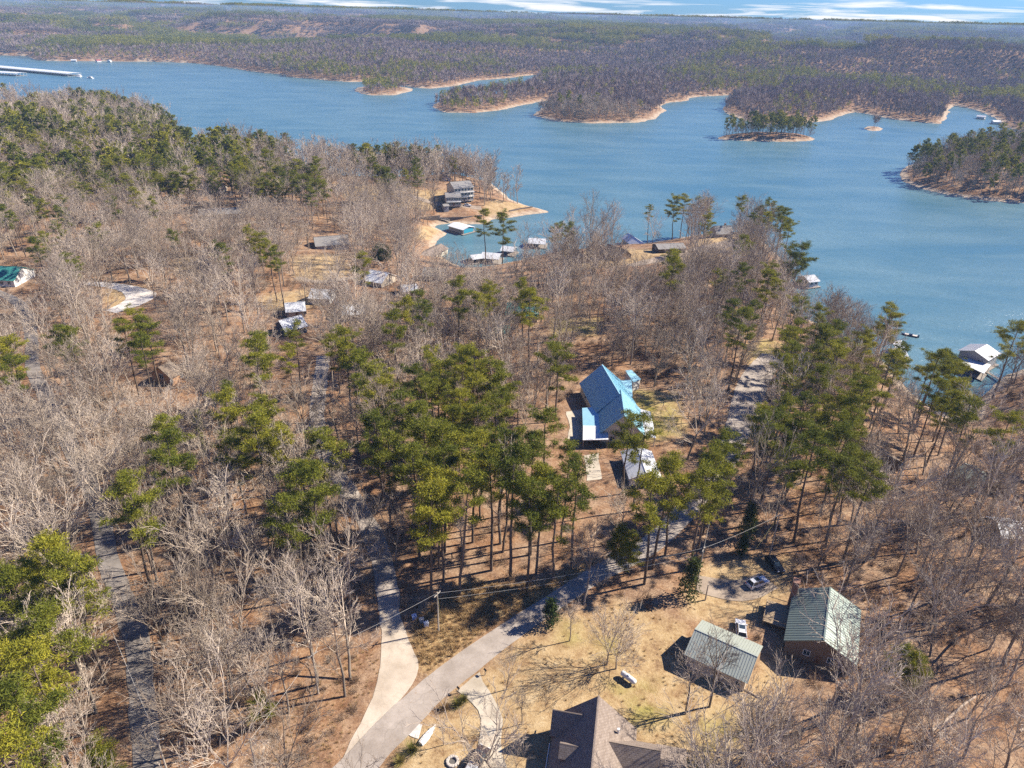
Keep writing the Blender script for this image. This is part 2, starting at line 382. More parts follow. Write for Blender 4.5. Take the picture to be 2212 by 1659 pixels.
# ------------------------------------------------------------------ lake
def build_water():
    mb = MB(); mb.add([(-30000, -3000, WATER), (30000, -3000, WATER), (30000, 30000, WATER), (-30000, 30000, WATER)], [(0, 1, 2, 3)])
    m, t, b = new_mat('lake_water')
    p = wpos(t)
    mp = t.nodes.new('ShaderNodeMapping'); mp.inputs['Rotation'].default_value = (0, 0, R(25)); mp.inputs['Scale'].default_value = (1.0, 2.6, 1.0); t.links.new(p, mp.inputs[0])
    w1 = noise(t, 0.22, 3, 0.6, mp.outputs[0], 0.6); w2 = noise(t, 0.9, 3, 0.6, mp.outputs[0]); w3 = noise(t, 0.012, 4, 0.6, mp.outputs[0], 0.4)
    w4 = noise(t, 0.045, 3, 0.6, mp.outputs[0], 0.5)
    hh = tmath(t, 'ADD', tmath(t, 'ADD', tmath(t, 'MULTIPLY', w1, 1.0), tmath(t, 'MULTIPLY', w2, 0.35)), tmath(t, 'MULTIPLY', w4, 1.6))
    bn = t.nodes.new('ShaderNodeBump'); bn.inputs['Distance'].default_value = 0.75
    t.links.new(ramp(t, w3, [(0.3, (0.22,)*3), (0.7, (.75,)*3)]), bn.inputs['Strength'])
    t.links.new(hh, bn.inputs['Height']); t.links.new(bn.outputs[0], b.inputs['Normal'])
    c = ramp(t, w3, [(0.35, (0.066, 0.155, 0.195)), (0.65, (0.115, 0.212, 0.25))])
    t.links.new(c, b.inputs['Base Color'])
    b.inputs['Roughness'].default_value = 0.26; b.inputs['IOR'].default_value = 1.333
    return tag(mb.build('lake', m), kind='structure', label='blue lake with wind ripples and coves')
build_water()

# ------------------------------------------------------------------ roads, drives and pads (ribbons draped over the land)
ROADPTS = []                                     # (x, y, half width) used to keep trees off
def ribbon(name, Lp, Rp, mat, lift=0.07, label=None, nx=5, px=True, step=1.5, clear=True):
    Lw = np.array([tuple(at(*q)[:2]) if px else q for q in Lp]); Rw = np.array([tuple(at(*q)[:2]) if px else q for q in Rp])
    def chaikin(a):
        for _ in range(2):
            a = np.vstack([a[:1], np.stack([a[:-1] * .75 + a[1:] * .25, a[:-1] * .25 + a[1:] * .75], 1).reshape(-1, 2), a[-1:]])
        return a
    def res(a, n):
        s = np.concatenate([[0], np.cumsum(np.hypot(*np.diff(a, axis=0).T))]); u = np.linspace(0, s[-1], n)
        return np.column_stack([np.interp(u, s, a[:, 0]), np.interp(u, s, a[:, 1])])
    Lw, Rw = chaikin(Lw), chaikin(Rw)
    n = max(3, int(np.hypot(*np.diff(Lw, axis=0).T).sum() / step))
    a, b = res(Lw, n), res(Rw, n)
    V = []; F = []
    for i in range(n):
        for j in range(nx):
            q = a[i] * (1 - j / (nx - 1)) + b[i] * j / (nx - 1)
            e = 0.7 * (fbm(q[0] + 5, q[1], 2.6, 2) - .5) if j in (0, nx - 1) else 0
            V.append((q[0] + e, q[1] + e * .5, float(hgt(q[0], q[1])) + lift))
        if clear: c = (a[i] + b[i]) / 2; ROADPTS.append((c[0], c[1], np.hypot(*(a[i] - b[i])) / 2))
    for i in range(n - 1):
        for j in range(nx - 1):
            k = i * nx + j; F.append((k, k + 1, k + nx + 1, k + nx))
    mb = MB(); mb.add(V, F); o = mb.build(name, mat, smooth=True)
    return tag(o, label, kind='structure')
def centre(name, pts, width, mat, **k):
    C = np.array([tuple(at(*q)[:2]) for q in pts]); T = np.gradient(C, axis=0); T /= np.hypot(T[:, 0], T[:, 1])[:, None] + 1e-9
    Nn = np.column_stack([-T[:, 1], T[:, 0]]); wd = np.broadcast_to(width, (len(C),))[:, None] / 2
    return ribbon(name, C + Nn * wd, C - Nn * wd, mat, px=False, **k)
def road_mat(name, lo, hi, crack=True):
    m, t, b = new_mat(name); p = wpos(t)
    n = tmath(t, 'ADD', tmath(t, 'MULTIPLY', noise(t, 0.35, 5, 0.65, p), 0.6), tmath(t, 'MULTIPLY', noise(t, 5, 3, 0.6, p), 0.4))
    c = ramp(t, n, [(0.32, lo), (0.66, hi)])
    lit = ramp(t, noise(t, 0.8, 6, 0.75, p), [(0.62, (0, 0, 0)), (0.70, (0.55,)*3)])
    c = mixc(t, lit, c, (0.30, 0.19, 0.11))
    va = t.nodes.new('ShaderNodeVectorMath'); va.operation = 'ADD'; nz = t.nodes.new('ShaderNodeTexNoise'); nz.inputs['Scale'].default_value = .5; t.links.new(p, nz.inputs['Vector'])
    sc2 = t.nodes.new('ShaderNodeVectorMath'); sc2.operation = 'SCALE'; sc2.inputs['Scale'].default_value = 3.0; t.links.new(nz.outputs['Color'], sc2.inputs[0]); t.links.new(p, va.inputs[0]); t.links.new(sc2.outputs[0], va.inputs[1])
    vo = t.nodes.new('ShaderNodeTexVoronoi'); vo.feature = 'DISTANCE_TO_EDGE'; vo.inputs['Scale'].default_value = .28; t.links.new(va.outputs[0], vo.inputs['Vector'])
    ck = tmath(t, 'MULTIPLY', ramp(t, vo.outputs['Distance'], [(0.0, (1, 1, 1)), (0.035, (0, 0, 0))]), ramp(t, noise(t, .12, 3, .6, p), [(.42, (0, 0, 0)), (.6, (.3,) * 3)]))
    c = mixc(t, ck, c, tuple(v * .35 for v in lo))
    st = ramp(t, noise(t, .16, 5, .7, p), [(.4, (1, 1, 1)), (.62, (.78, .76, .74))]); c = mixc(t, 1.0, c, st, 'MULTIPLY')
    t.links.new(c, b.inputs['Base Color']); b.inputs['Roughness'].default_value = 0.9; bump(t, b, noise(t, 8, 3, .6, p), 0.3, 0.03)
    return m
beige = road_mat('worn_pale_concrete', (0.46, 0.38, 0.29), (0.58, 0.50, 0.40)); asphalt = road_mat('weathered_asphalt', (0.30, 0.255, 0.215), (0.44, 0.38, 0.325))
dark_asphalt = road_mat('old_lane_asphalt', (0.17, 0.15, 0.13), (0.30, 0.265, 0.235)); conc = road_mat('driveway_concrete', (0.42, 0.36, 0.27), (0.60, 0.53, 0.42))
gravel = road_mat('white_gravel', (0.50, 0.45, 0.40), (0.75, 0.71, 0.66)); dirt = road_mat('packed_dirt', (0.25, 0.19, 0.14), (0.42, 0.34, 0.26))
ribbon('road', [(816,1280),(822,1335),(826,1388),(818,1465),(794,1541),(744,1635),(727,1662)], [(858,1280),(866,1335),(884,1390),(914,1452),(858,1522),(780,1598),(736,1655)], beige, 0.06, 'pale beige concrete lane flaring into the road fork', nx=8)
ribbon('road', [(1304,1212),(1180,1290),(1064,1361),(980,1424),(934,1455),(854,1525),(804,1575),(744,1638),(640,1730)],
       [(1308,1252),(1200,1325),(1094,1401),(1034,1451),(987,1491),(950,1518),(877,1595),(824,1655),(760,1740)], asphalt, 0.10, 'grey asphalt road running up from the bottom edge past the fork', nx=7)
ribbon('road', [(934,1455.6),(854,1525.6),(804,1575.6),(744,1638.6)], [(934,1456.9),(854,1527),(804,1577),(744,1640)], pm('seam_tar', (0.09, 0.08, 0.075)), 0.115, 'dark tar seam along the concrete', nx=2, clear=False)
centre('road', [(1290,1240),(1345,1214),(1400,1185),(1450,1140),(1492,1092),(1535,1045),(1565,1000),(1586,955),(1602,905),(1618,850),(1640,805),(1668,770)], [4.5,4.6,4.8,5,5,5.2,6,6.5,8,9,9,7], asphalt, lift=0.08, label='grey road climbing through the pines to the wide turnaround')
centre('road', [(700,770),(693,815),(686,866),(684,925),(696,970),(730,1030),(768,1088),(800,1140),(822,1200),(836,1260),(841,1320)], 4.2, asphalt, lift=0.07, label='lane running up behind the pine lot')
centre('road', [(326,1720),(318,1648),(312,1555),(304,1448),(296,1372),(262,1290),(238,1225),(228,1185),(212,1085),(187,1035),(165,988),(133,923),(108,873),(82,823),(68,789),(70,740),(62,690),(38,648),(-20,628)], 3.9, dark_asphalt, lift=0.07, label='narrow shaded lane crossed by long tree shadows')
ribbon('driveway', [(989,1493),(1027,1525),(1039,1550),(1041,1575),(1036,1605),(1024,1640),(1010,1690)], [(1034,1453),(1060,1499),(1080,1534),(1087,1560),(1085,1588),(1083,1620),(1100,1690)], conc, 0.09, 'curved pale concrete driveway to the shingled house')
ribbon('driveway', [(881,1594),(898,1567)], [(903,1603),(912,1570)], gravel, 0.09, 'white gravel patch beside the road', clear=False)
centre('driveway', [(1504,1262),(1560,1275),(1610,1278),(1660,1255)], [5,6,6,5], dirt, lift=0.08, label='dirt parking yard by the green roofed house')
ribbon('driveway', [(1262,985),(1268,1040)], [(1292,980),(1300,1036)], conc, 0.08, 'pale concrete pad below the carport')
ribbon('driveway', [(1222,890),(1232,918),(1225,950)], [(1290,880),(1296,920),(1300,955)], conc, 0.08, 'concrete apron at the steel roofed house')
centre('driveway', [(178,611),(230,615),(280,624),(312,640),(290,655),(240,674)], [4,5,7,12,9,5], gravel, lift=0.08, label='white gravel drive among bare trees')
centre('driveway', [(640,600),(690,612),(730,604),(770,600)], 4, dirt, lift=0.08, label='dirt drive below the grey house')
centre('road', [(1360,575),(1430,560),(1500,545),(1560,530),(1610,520)], [5,6,7,7,5], dirt, lift=0.08, label='bare dirt road on the wooded point')
centre('road', [(880,420),(930,438),(985,446),(1040,450)], 5, dirt, lift=0.1, label='dirt drive to the lakefront house')
centre('road', [(480,490),(560,478),(640,480)], 4, dirt, lift=0.1, label='dirt drive past the grey bungalow')
RP = np.array(ROADPTS)

# ------------------------------------------------------------------ haze
def build_haze():
    mb = MB(); mb.box(-29000, 29000, -2900, 19000, -23.0, 106.0)
    m = bpy.data.materials.new('pale_air'); m.use_nodes = True; t = m.node_tree
    for n in list(t.nodes): t.nodes.remove(n)
    o = t.nodes.new('ShaderNodeOutputMaterial'); v = t.nodes.new('ShaderNodeVolumePrincipled')
    v.inputs['Color'].default_value = (0.42, 0.66, 1.0, 1); v.inputs['Density'].default_value = HAZE_D; v.inputs['Anisotropy'].default_value = 0.0
    t.links.new(v.outputs[0], o.inputs['Volume'])
    return tag(mb.build('haze', m), kind='stuff', label='thin blue air haze')
HAZE_D = 0.95e-4
build_haze()

# ------------------------------------------------------------------ tree materials
def bark_mat(name, lo, hi):
    m, t, b = new_mat(name)
    oi = t.nodes.new('ShaderNodeObjectInfo')
    n = noise(t, 1.2, 4, 0.7, objpos(t))
    f = tmath(t, 'ADD', tmath(t, 'MULTIPLY', oi.outputs['Random'], 0.65), tmath(t, 'MULTIPLY', n, 0.35))
    t.links.new(ramp(t, f, [(0.1, lo), (0.85, hi)]), b.inputs['Base Color']); b.inputs['Roughness'].default_value = 0.9; b.inputs['Specular IOR Level'].default_value = 0.15
    return m
twig_m = bark_mat('grey_twigs', (0.20, 0.155, 0.115), (0.60, 0.495, 0.385))
bark_m = bark_mat('grey_bark', (0.13, 0.105, 0.08), (0.36, 0.30, 0.24))
pbark_m = bark_mat('pine_bark', (0.10, 0.075, 0.055), (0.20, 0.15, 0.115))
def needle_mat(name, lo, mid, hi):
    m, t, b = new_mat(name)
    oi = t.nodes.new('ShaderNodeObjectInfo'); a = t.nodes.new('ShaderNodeAttribute'); a.attribute_name = 'tuft'
    f = tmath(t, 'ADD', tmath(t, 'MULTIPLY', oi.outputs['Random'], 0.5), tmath(t, 'MULTIPLY', a.outputs['Fac'], 0.5))
    c = ramp(t, f, [(0.12, lo), (0.5, mid), (0.88, hi)])
    t.links.new(c, b.inputs['Base Color']); b.inputs['Roughness'].default_value = 0.75; b.inputs['Specular IOR Level'].default_value = 0.15
    tr = t.nodes.new('ShaderNodeBsdfTranslucent'); t.links.new(c, tr.inputs['Color'])
    ms = t.nodes.new('ShaderNodeMixShader'); ms.inputs[0].default_value = 0.25
    o = t.nodes['Material Output']; t.links.new(b.outputs[0], ms.inputs[1]); t.links.new(tr.outputs[0], ms.inputs[2]); t.links.new(ms.outputs[0], o.inputs['Surface'])
    return m
needle_m = needle_mat('pine_needles', (0.09, 0.115, 0.018), (0.21, 0.215, 0.026), (0.38, 0.34, 0.034))
cedar_m = needle_mat('cedar_foliage', (0.035, 0.06, 0.018), (0.065, 0.085, 0.025), (0.11, 0.12, 0.035))

# ------------------------------------------------------------------ tree shapes
def unit(v): return v / (np.linalg.norm(v) + 1e-12)
def segs_mesh(S, n):
    """S rows: p0(3) p1(3) r0 r1 -> n-sided tubes; tips with r1 = 0 close to a point"""
    S = np.asarray(S, float)
    if not len(S): return np.zeros((0, 3)), np.zeros((0, 3), int)
    p0, p1, r0, r1 = S[:, :3], S[:, 3:6], S[:, 6], S[:, 7]
    d = p1 - p0; d /= np.linalg.norm(d, axis=1)[:, None] + 1e-9
    ref = np.where(np.abs(d[:, 2:3]) > 0.9, [[1., 0, 0]], [[0, 0, 1.]])
    a = np.cross(d, ref); a /= np.linalg.norm(a, axis=1)[:, None]; b = np.cross(d, a)
    q = np.arange(n) * 2 * np.pi / n
    ringv = a[:, None, :] * np.cos(q)[None, :, None] + b[:, None, :] * np.sin(q)[None, :, None]
    V0 = p0[:, None] + ringv * r0[:, None, None]; V1 = p1[:, None] + ringv * r1[:, None, None]
    m = len(S); V = np.concatenate([V0, V1], 1).reshape(-1, 3)
    k = np.arange(n); k2 = (k + 1) % n; base = (np.arange(m) * 2 * n)[:, None]
    T1 = np.stack([base + k, base + k2, base + n + k2], -1).reshape(-1, 3)
    T2 = np.stack([base + k, base + n + k2, base + n + k], -1).reshape(-1, 3)
    tip = np.repeat(r1 <= 0.0005, n)
    return V, np.vstack([T1, T2[~tip]])
def tips_mesh(S):
    """fine twigs: one slim three-sided spike each"""
    return segs_mesh(S, 3)
def bare_tree_segments(ht, spread, fork, rg, twig_r=0.020, counts=(7, 5, 5, 4), lean=0.0):
    trunk = []; limbs = []; twigs = []
    def wander(p, d, L, r0, r1, n, up, jit, store):
        pts = [p]; q = p; dd = d
        for i in range(n):
            dd = unit(dd + rg.normal(0, jit, 3) + np.array([0, 0, up]))
            nq = q + dd * L / n
            store.append((*q, *nq, r0 + (r1 - r0) * i / n, r0 + (r1 - r0) * (i + 1) / n)); q = nq; pts.append(q)
        return pts, dd
    R0 = ht * 0.0115
    d0 = unit(np.array([rg.normal(0, .05) + lean, rg.normal(0, .05), 1.0]))
    hb = ht * fork
    tp, td = wander(np.zeros(3) + [0, 0, -0.4], d0, hb + .4, R0 * 1.15, R0 * 0.8, 4, 0.05, 0.05, trunk)
    lead = []
    nl = rg.integers(2, 5)
    az0 = rg.random() * 6.28
    for i in range(nl):
        az = az0 + i * 6.28 / nl + rg.normal(0, .3); an = (0.25 + .4 * rg.random()) * spread
        d = unit(np.array([math.cos(az) * math.sin(an), math.sin(az) * math.sin(an), math.cos(an)]))
        lead.append((tp[-1], d, (ht - hb) * (0.75 + .3 * rg.random()), R0 * 0.52))
    for i in range(rg.integers(2, 5)):                       # side limbs lower on the trunk
        k = rg.integers(2, len(tp)); az = rg.random() * 6.28; an = (0.8 + .4 * rg.random()) * min(1.2, spread)
        d = unit(np.array([math.cos(az) * math.sin(an), math.sin(az) * math.sin(an), math.cos(an)]))
        lead.append((tp[k] * .7 + tp[k - 1] * .3, d, (ht - hb) * (0.35 + .3 * rg.random()), R0 * 0.34))
    def grow(p, d, L, r, lev):
        n = 3 if lev < 2 else 2
        r1 = r * 0.35
        if lev == 3:
            for _ in range(1):
                e = p + unit(d + [0, 0, .15]) * L
                mid = (p + e) / 2 + rg.normal(0, L * .08, 3)
                twigs.append((*p, *mid, twig_r, twig_r * .8)); twigs.append((*mid, *e, twig_r * .8, 0.0))
            return
        pts, dd = wander(p, d, L, r, max(r1, twig_r), n, 0.10 if lev == 0 else 0.06, 0.14 if lev else 0.09, limbs)
        c = counts[lev + 1] if lev + 1 < len(counts) else 4
        if lev == 0: c = counts[0]
        for i in range(c):
            t = (0.22 + 0.78 * (i + rg.random()) / c)
            s = min(int(t * n), n - 1); f = t * n - s
            q = pts[s] * (1 - f) + pts[s + 1] * f
            side = unit(np.cross(d, rg.normal(0, 1, 3)))
            nd = unit(dd * (0.75 + .3 * rg.random()) + side * (0.55 + .4 * rg.random()) + [0, 0, .12])
            grow(q, nd, L * (0.55 - 0.18 * t) * (0.8 + .5 * rg.random()), max(r * 0.48, twig_r), lev + 1)
    for p, d, L, r in lead: grow(p, d, L, r, 0)
    return trunk, limbs, twigs
def bare_meshes(name, seed, **k):
    rg = np.random.default_rng(seed)
    tr, li, tw = bare_tree_segments(rg=rg, **k)
    Vt, Tt = segs_mesh(tr, 7)
    Vl, Tl = segs_mesh(li, 4); Vw, Tw = tips_mesh(tw)
    V = np.vstack([Vl, Vw]); T = np.vstack([Tl, Tw + len(Vl)])
    a = mesh_np(name + '_trunk', Vt, Tt, [bark_m], smooth=True); b = mesh_np(name + '_crown', V, T, [twig_m])
    both = mesh_np(name, np.vstack([Vt, V]), np.vstack([Tt, T + len(Vt)]), [bark_m, twig_m], [0] * len(Tt) + [1] * len(T))
    return a, b, both
def tufts(P, size, n, rg, up=0.35, ln=0.5, wd=0.10, flat=0.42):
    """needle sprays: n slim triangles round every clump centre"""
    m = len(P)
    off = rg.normal(0, 1, (m, n, 3)) * (size[:, None, None] * np.array([1, 1, flat]) * 0.62)
    c = P[:, None] + off
    d = rg.normal(0, 1, (m, n, 3)) + off / (size[:, None, None] + 1e-6) * 0.8 + [0, 0, up]; d /= np.linalg.norm(d, axis=2)[..., None]
    s = np.cross(d, rg.normal(0, 1, (m, n, 3))); s /= np.linalg.norm(s, axis=2)[..., None] + 1e-9
    L = ln * (0.7 + .6 * rg.random((m, n, 1))); W = wd * (0.7 + .6 * rg.random((m, n, 1)))
    V = np.stack([c - s * W, c + s * W, c + d * L], 2).reshape(-1, 3)
    T = np.arange(len(V)).reshape(-1, 3)
    shade = np.repeat(rg.random(m), n * 3) * .6 + np.repeat(rg.random(m * n), 3) * .4
    return V, T, shade
def pine_meshes(name, seed, ht=22, start=0.52, width=3.6, dens=1.0, n=84, lean=0.0, ln=0.42, wd=0.055, round_=0.5):
    rg = np.random.default_rng(seed)
    r0 = ht * 0.0095 + .04
    k = 7; zz = np.linspace(-0.4, ht, k); bend = np.cumsum(rg.normal(0, ht * 0.006, (k, 2)), 0); bend[:2] = 0; bend[:, 0] += lean * np.maximum(zz, 0)
    tp = np.column_stack([bend, zz]); rr = r0 * (1 - 0.8 * np.clip(zz / ht, 0, 1) ** 1.2)
    tr = [(*tp[i], *tp[i + 1], rr[i], rr[i + 1]) for i in range(k - 1)]
    limbs = []; C = []; S = []
    nb = int((ht * (1 - start)) * 2.3 * dens)
    for i in range(nb):
        t = (i + rg.random()) / nb; z = ht * (start + (1 - start) * t * 0.97)
        L = width * (0.30 + 0.85 * math.sin(math.pi * min(1, (0.16 + 0.80 * t)) ** (1 + round_ * .3))) * (0.55 + .6 * rg.random())
        if t < .15 and rg.random() < .5: continue
        az = rg.random() * 6.283; el = (-0.15 + 0.75 * t) + rg.normal(0, .12)
        bx = np.array([np.interp(z, zz, tp[:, 0]), np.interp(z, zz, tp[:, 1]), z])
        d = np.array([math.cos(az) * math.cos(el), math.sin(az) * math.cos(el), math.sin(el)])
        e = bx + d * L + [0, 0, .10 * L]
        limbs.append((*bx, *((bx + e) / 2 + [0, 0, -.05 * L]), 0.055, 0.04)); limbs.append((*((bx + e) / 2 + [0, 0, -.05 * L]), *e, 0.04, 0.012))
        nc = max(2, int(L * 1.5))
        for j in range(nc):
            u = 0.40 + 0.62 * (j + rg.random()) / nc
            C.append(bx + (e - bx) * u + rg.normal(0, .32, 3) * [1, 1, .5]); S.append(0.60 * (0.65 + .6 * rg.random()))
    for j in range(4): C.append(tp[-1] + rg.normal(0, .35, 3) + [0, 0, -.3 * j]); S.append(.55)
    Vt, Tt = segs_mesh(tr, 7); Vl, Tl = segs_mesh(limbs, 3)
    Vn, Tn, sh = tufts(np.array(C), np.array(S), n, rg, ln=ln, wd=wd)
    V = np.vstack([Vl, Vn]); T = np.vstack([Tl, Tn + len(Vl)]); mi = [0] * len(Tl) + [1] * len(Tn)
    at1 = np.concatenate([np.zeros(len(Vl)), sh])
    a = mesh_np(name + '_trunk', Vt, Tt, [pbark_m], smooth=True); b = mesh_np(name + '_crown', V, T, [pbark_m, needle_m], mi, {'tuft': at1})
    both = mesh_np(name, np.vstack([Vt, V]), np.vstack([Tt, T + len(Vt)]), [pbark_m, needle_m], [0] * len(Tt) + mi, {'tuft': np.concatenate([np.zeros(len(Vt)), at1])})
    return a, b, both
BARE_KINDS = [  # look, parameters
 ('tall slender', dict(ht=19, spread=.8, fork=.48)), ('tall slender', dict(ht=18, spread=.75, fork=.55)), ('tall slender', dict(ht=20, spread=.9, fork=.5)),
 ('broad crowned', dict(ht=16, spread=1.35, fork=.32)), ('broad crowned', dict(ht=15, spread=1.5, fork=.30)), ('broad crowned', dict(ht=17, spread=1.25, fork=.36)),
 ('many forked', dict(ht=15, spread=1.1, fork=.22)), ('many forked', dict(ht=14, spread=1.2, fork=.2)),
 ('leaning', dict(ht=17, spread=1.0, fork=.42, lean=.22)), ('leaning', dict(ht=18, spread=.95, fork=.45, lean=.16))]
BARE = [bare_meshes('bare_%d' % i, 100 + i, **k) for i, (_, k) in enumerate(BARE_KINDS)]
PINE_KINDS = [
 ('tall', dict(ht=23, start=.55, width=3.5)), ('tall', dict(ht=24, start=.6, width=3.2)), ('tall', dict(ht=22, start=.5, width=3.9)),
 ('full crowned', dict(ht=20, start=.42, width=4.2)), ('full crowned', dict(ht=19, start=.38, width=3.9)),
 ('thin crowned', dict(ht=22, start=.62, width=2.9, dens=.8)), ('thin crowned', dict(ht=21, start=.58, width=3.1, dens=.75)),
 ('small bushy', dict(ht=12, start=.25, width=3.0, dens=1.3))]
PINE = [pine_meshes('pine_%d' % i, 200 + i, **k) for i, (_, k) in enumerate(PINE_KINDS)]
# plainer copies of the same two kinds for the woods half a kilometre and more away
MIDBARE = [bare_meshes('midbare_%d' % i, 300 + i, twig_r=.05, counts=(5, 4, 3), **BARE_KINDS[i * 2][1])[2] for i in range(5)]
MIDPINE = [pine_meshes('midpine_%d' % i, 320 + i, n=9, ln=.95, wd=.30, **PINE_KINDS[i][1])[2] for i in range(5)]
def cedar_mesh(name, seed, ht=9, wid=2.3, n=26):
    rg = np.random.default_rng(seed); C = []; S = []
    for i in range(70):
        t = rg.random() ** .8; az = rg.random() * 6.28; r = wid * (1 - t) ** .7 * math.sqrt(rg.random()) * 1.05
        C.append((r * math.cos(az), r * math.sin(az), .5 + t * (ht - .6))); S.append(.75)
    V, T, sh = tufts(np.array(C), np.array(S), n, rg, up=.6, ln=.5, wd=.16, flat=.9)
    Vt, Tt = segs_mesh([(0, 0, -.3, 0, 0, ht * .9, .14, .03)], 5)
    tk = mesh_np(name + '_trunk', Vt, Tt, [pbark_m]); cr_ = mesh_np(name + '_crown', V, T, [cedar_m], attr={'tuft': sh})
    return tk, cr_, mesh_np(name, np.vstack([Vt, V]), np.vstack([Tt, T + len(Vt)]), [pbark_m, cedar_m], [0] * len(Tt) + [1] * len(T), {'tuft': np.concatenate([np.zeros(len(Vt)), sh])})
CEDAR = [cedar_mesh('cedar_%d' % i, 400 + i, ht=8 + 2 * i, wid=2.2 + .3 * i) for i in range(3)]

# ------------------------------------------------------------------ stuff made of instances (woods past the first 300 of a kind, brush)
def scatter(name, meshes, P, rot, scl, idx, label):
    src = bpy.data.collections.new(name + '_kinds')
    for i, me in enumerate(meshes):
        o = bpy.data.objects.new('%s_kind_%02d' % (name, i), me); src.objects.link(o)
    me = bpy.data.meshes.new(name); me.vertices.add(len(P)); me.vertices.foreach_set('co', np.asarray(P, np.float32).ravel())
    for an, av, ty in (('rz', rot, 'FLOAT'), ('sc', scl, 'FLOAT'), ('ix', idx, 'INT')):
        a = me.attributes.new(an, ty, 'POINT'); a.data.foreach_set('value', np.asarray(av, np.int32 if ty == 'INT' else np.float32))
    for m_ in meshes[0].materials: me.materials.append(m_)
    o = link(name, me); tag(o, label, kind='stuff')
    g = bpy.data.node_groups.new(name + '_scatter', 'GeometryNodeTree')
    g.interface.new_socket('Geometry', in_out='INPUT', socket_type='NodeSocketGeometry'); g.interface.new_socket('Geometry', in_out='OUTPUT', socket_type='NodeSocketGeometry')
    n = g.nodes; gi = n.new('NodeGroupInput'); go = n.new('NodeGroupOutput'); ip = n.new('GeometryNodeInstanceOnPoints'); ci = n.new('GeometryNodeCollectionInfo')
    ci.inputs['Collection'].default_value = src; ci.inputs['Separate Children'].default_value = True; ci.inputs['Reset Children'].default_value = True
    def na(nm, ty):
        a = n.new('GeometryNodeInputNamedAttribute'); a.data_type = ty; a.inputs['Name'].default_value = nm; return a.outputs['Attribute']
    cx = n.new('ShaderNodeCombineXYZ'); g.links.new(na('rz', 'FLOAT'), cx.inputs[2])
    g.links.new(gi.outputs[0], ip.inputs['Points']); g.links.new(ci.outputs[0], ip.inputs['Instance']); ip.inputs['Pick Instance'].default_value = True
    g.links.new(na('ix', 'INT'), ip.inputs['Instance Index']); g.links.new(cx.outputs[0], ip.inputs['Rotation']); g.links.new(na('sc', 'FLOAT'), ip.inputs['Scale'])
    g.links.new(ip.outputs[0], go.inputs[0])
    md = o.modifiers.new('scatter', 'NODES'); md.node_group = g
    return o

# ------------------------------------------------------------------ buildings
FOOT = []                                            # cx, cy, half length, half width, yaw : kept clear of trees
def side_matrix(L, W, side, u, z):
    """frame on a wall: x along the wall, y outwards, z up"""
    if side == 'l': return Matrix.Translation((u, W / 2, z)) @ Matrix.Rotation(0, 4, 'Z')
    if side == 'r': return Matrix.Translation((u, -W / 2, z)) @ Matrix.Rotation(math.pi, 4, 'Z')
    if side == 'f': return Matrix.Translation((L / 2, u, z)) @ Matrix.Rotation(-math.pi / 2, 4, 'Z')
    return Matrix.Translation((-L / 2, u, z)) @ Matrix.Rotation(math.pi / 2, 4, 'Z')
WIN = {}
def window(root, M, w=1.1, h=1.3, frame=None, gl=None):
    key = (round(w, 2), round(h, 2), frame.name if frame else 0)
    if key not in WIN:
        f = MB(); b = .09
        f.box(-w/2, w/2, -.02, .07, -h/2, -h/2 + b).box(-w/2, w/2, -.02, .07, h/2 - b, h/2)
        f.box(-w/2, -w/2 + b, -.02, .068, -h/2 + b, h/2 - b).box(w/2 - b, w/2, -.02, .068, -h/2 + b, h/2 - b).box(-.03, .03, -.02, .06, -h/2 + b, h/2 - b)
        g = MB(); g.box(-w/2 + b, w/2 - b, .0, .03, -h/2 + b, h/2 - b)
        WIN[key] = (f.mesh('window', frame or pm('white_trim', (.72, .71, .68), .5, .08)), g.mesh('pane', gl or glass()))
    o = link('window', WIN[key][0], root); o.matrix_local = M
    link('pane', WIN[key][1], o)
    return o
def door(root, M, w=1.0, h=2.05, mat=None):
    d = MB(); d.box(-w/2, w/2, -.02, .06, 0, h); d.box(-w/2 + .12, w/2 - .12, .06, .075, .2, h * .48).box(-w/2 + .12, w/2 - .12, .06, .075, h * .55, h - .15)
    o = d.build('door', mat or pm('brown_door', (.18, .09, .05), .5, .2), root); o.matrix_local = M
    k = MB(); k.tube([(w/2 - .15, .06, 1.0), (w/2 - .15, .13, 1.0)], .03); k.build('handle', pm('steel', (.5, .5, .5), .3, .1, metal=.8), o)
    return o
PANEL = {}
def slope_part(root, X0, X1, dn, side, ridge_z, S, mat, panels, th=.16, name='roof', yoff=0.0, ribs=2, x_off=0.0):
    """one roof plane; local x along the ridge, y down the slope, z outwards"""
    X = Vector((1, 0, 0)) * (1 if side > 0 else -1); D = Vector((0, side * dn[0], -dn[1])); Z = X.cross(D)
    if Z.z < 0: Z = -Z
    M = Matrix(((X.x, D.x, Z.x, 0), (X.y, D.y, Z.y, yoff), (X.z, D.z, Z.z, ridge_z), (0, 0, 0, 1)))
    a, b = (X0, X1) if side > 0 else (-X1, -X0)
    mb = MB(); mb.box(a, b, 0, S, -th, 0)
    o = mb.build(name, mat, root); o.matrix_local = M
    if panels:
        n = max(2, int(round((b - a) / panels))); wd = (b - a) / n
        key = (round(wd, 3), round(S, 3), mat.name)
        if key not in PANEL:
            p = MB(); p.box(.006, wd - .006, 0.0, S + .03, .003, .022)
            for r in range(ribs): p.box(wd * (r + .0) / ribs + .01, wd * r / ribs + .08, 0.0, S + .03, .022, .075)
            PANEL[key] = p.mesh('roof_panel', mat)
        for i in range(n): link('roof_panel', PANEL[key], o, (a + i * wd, 0, 0))
    return o
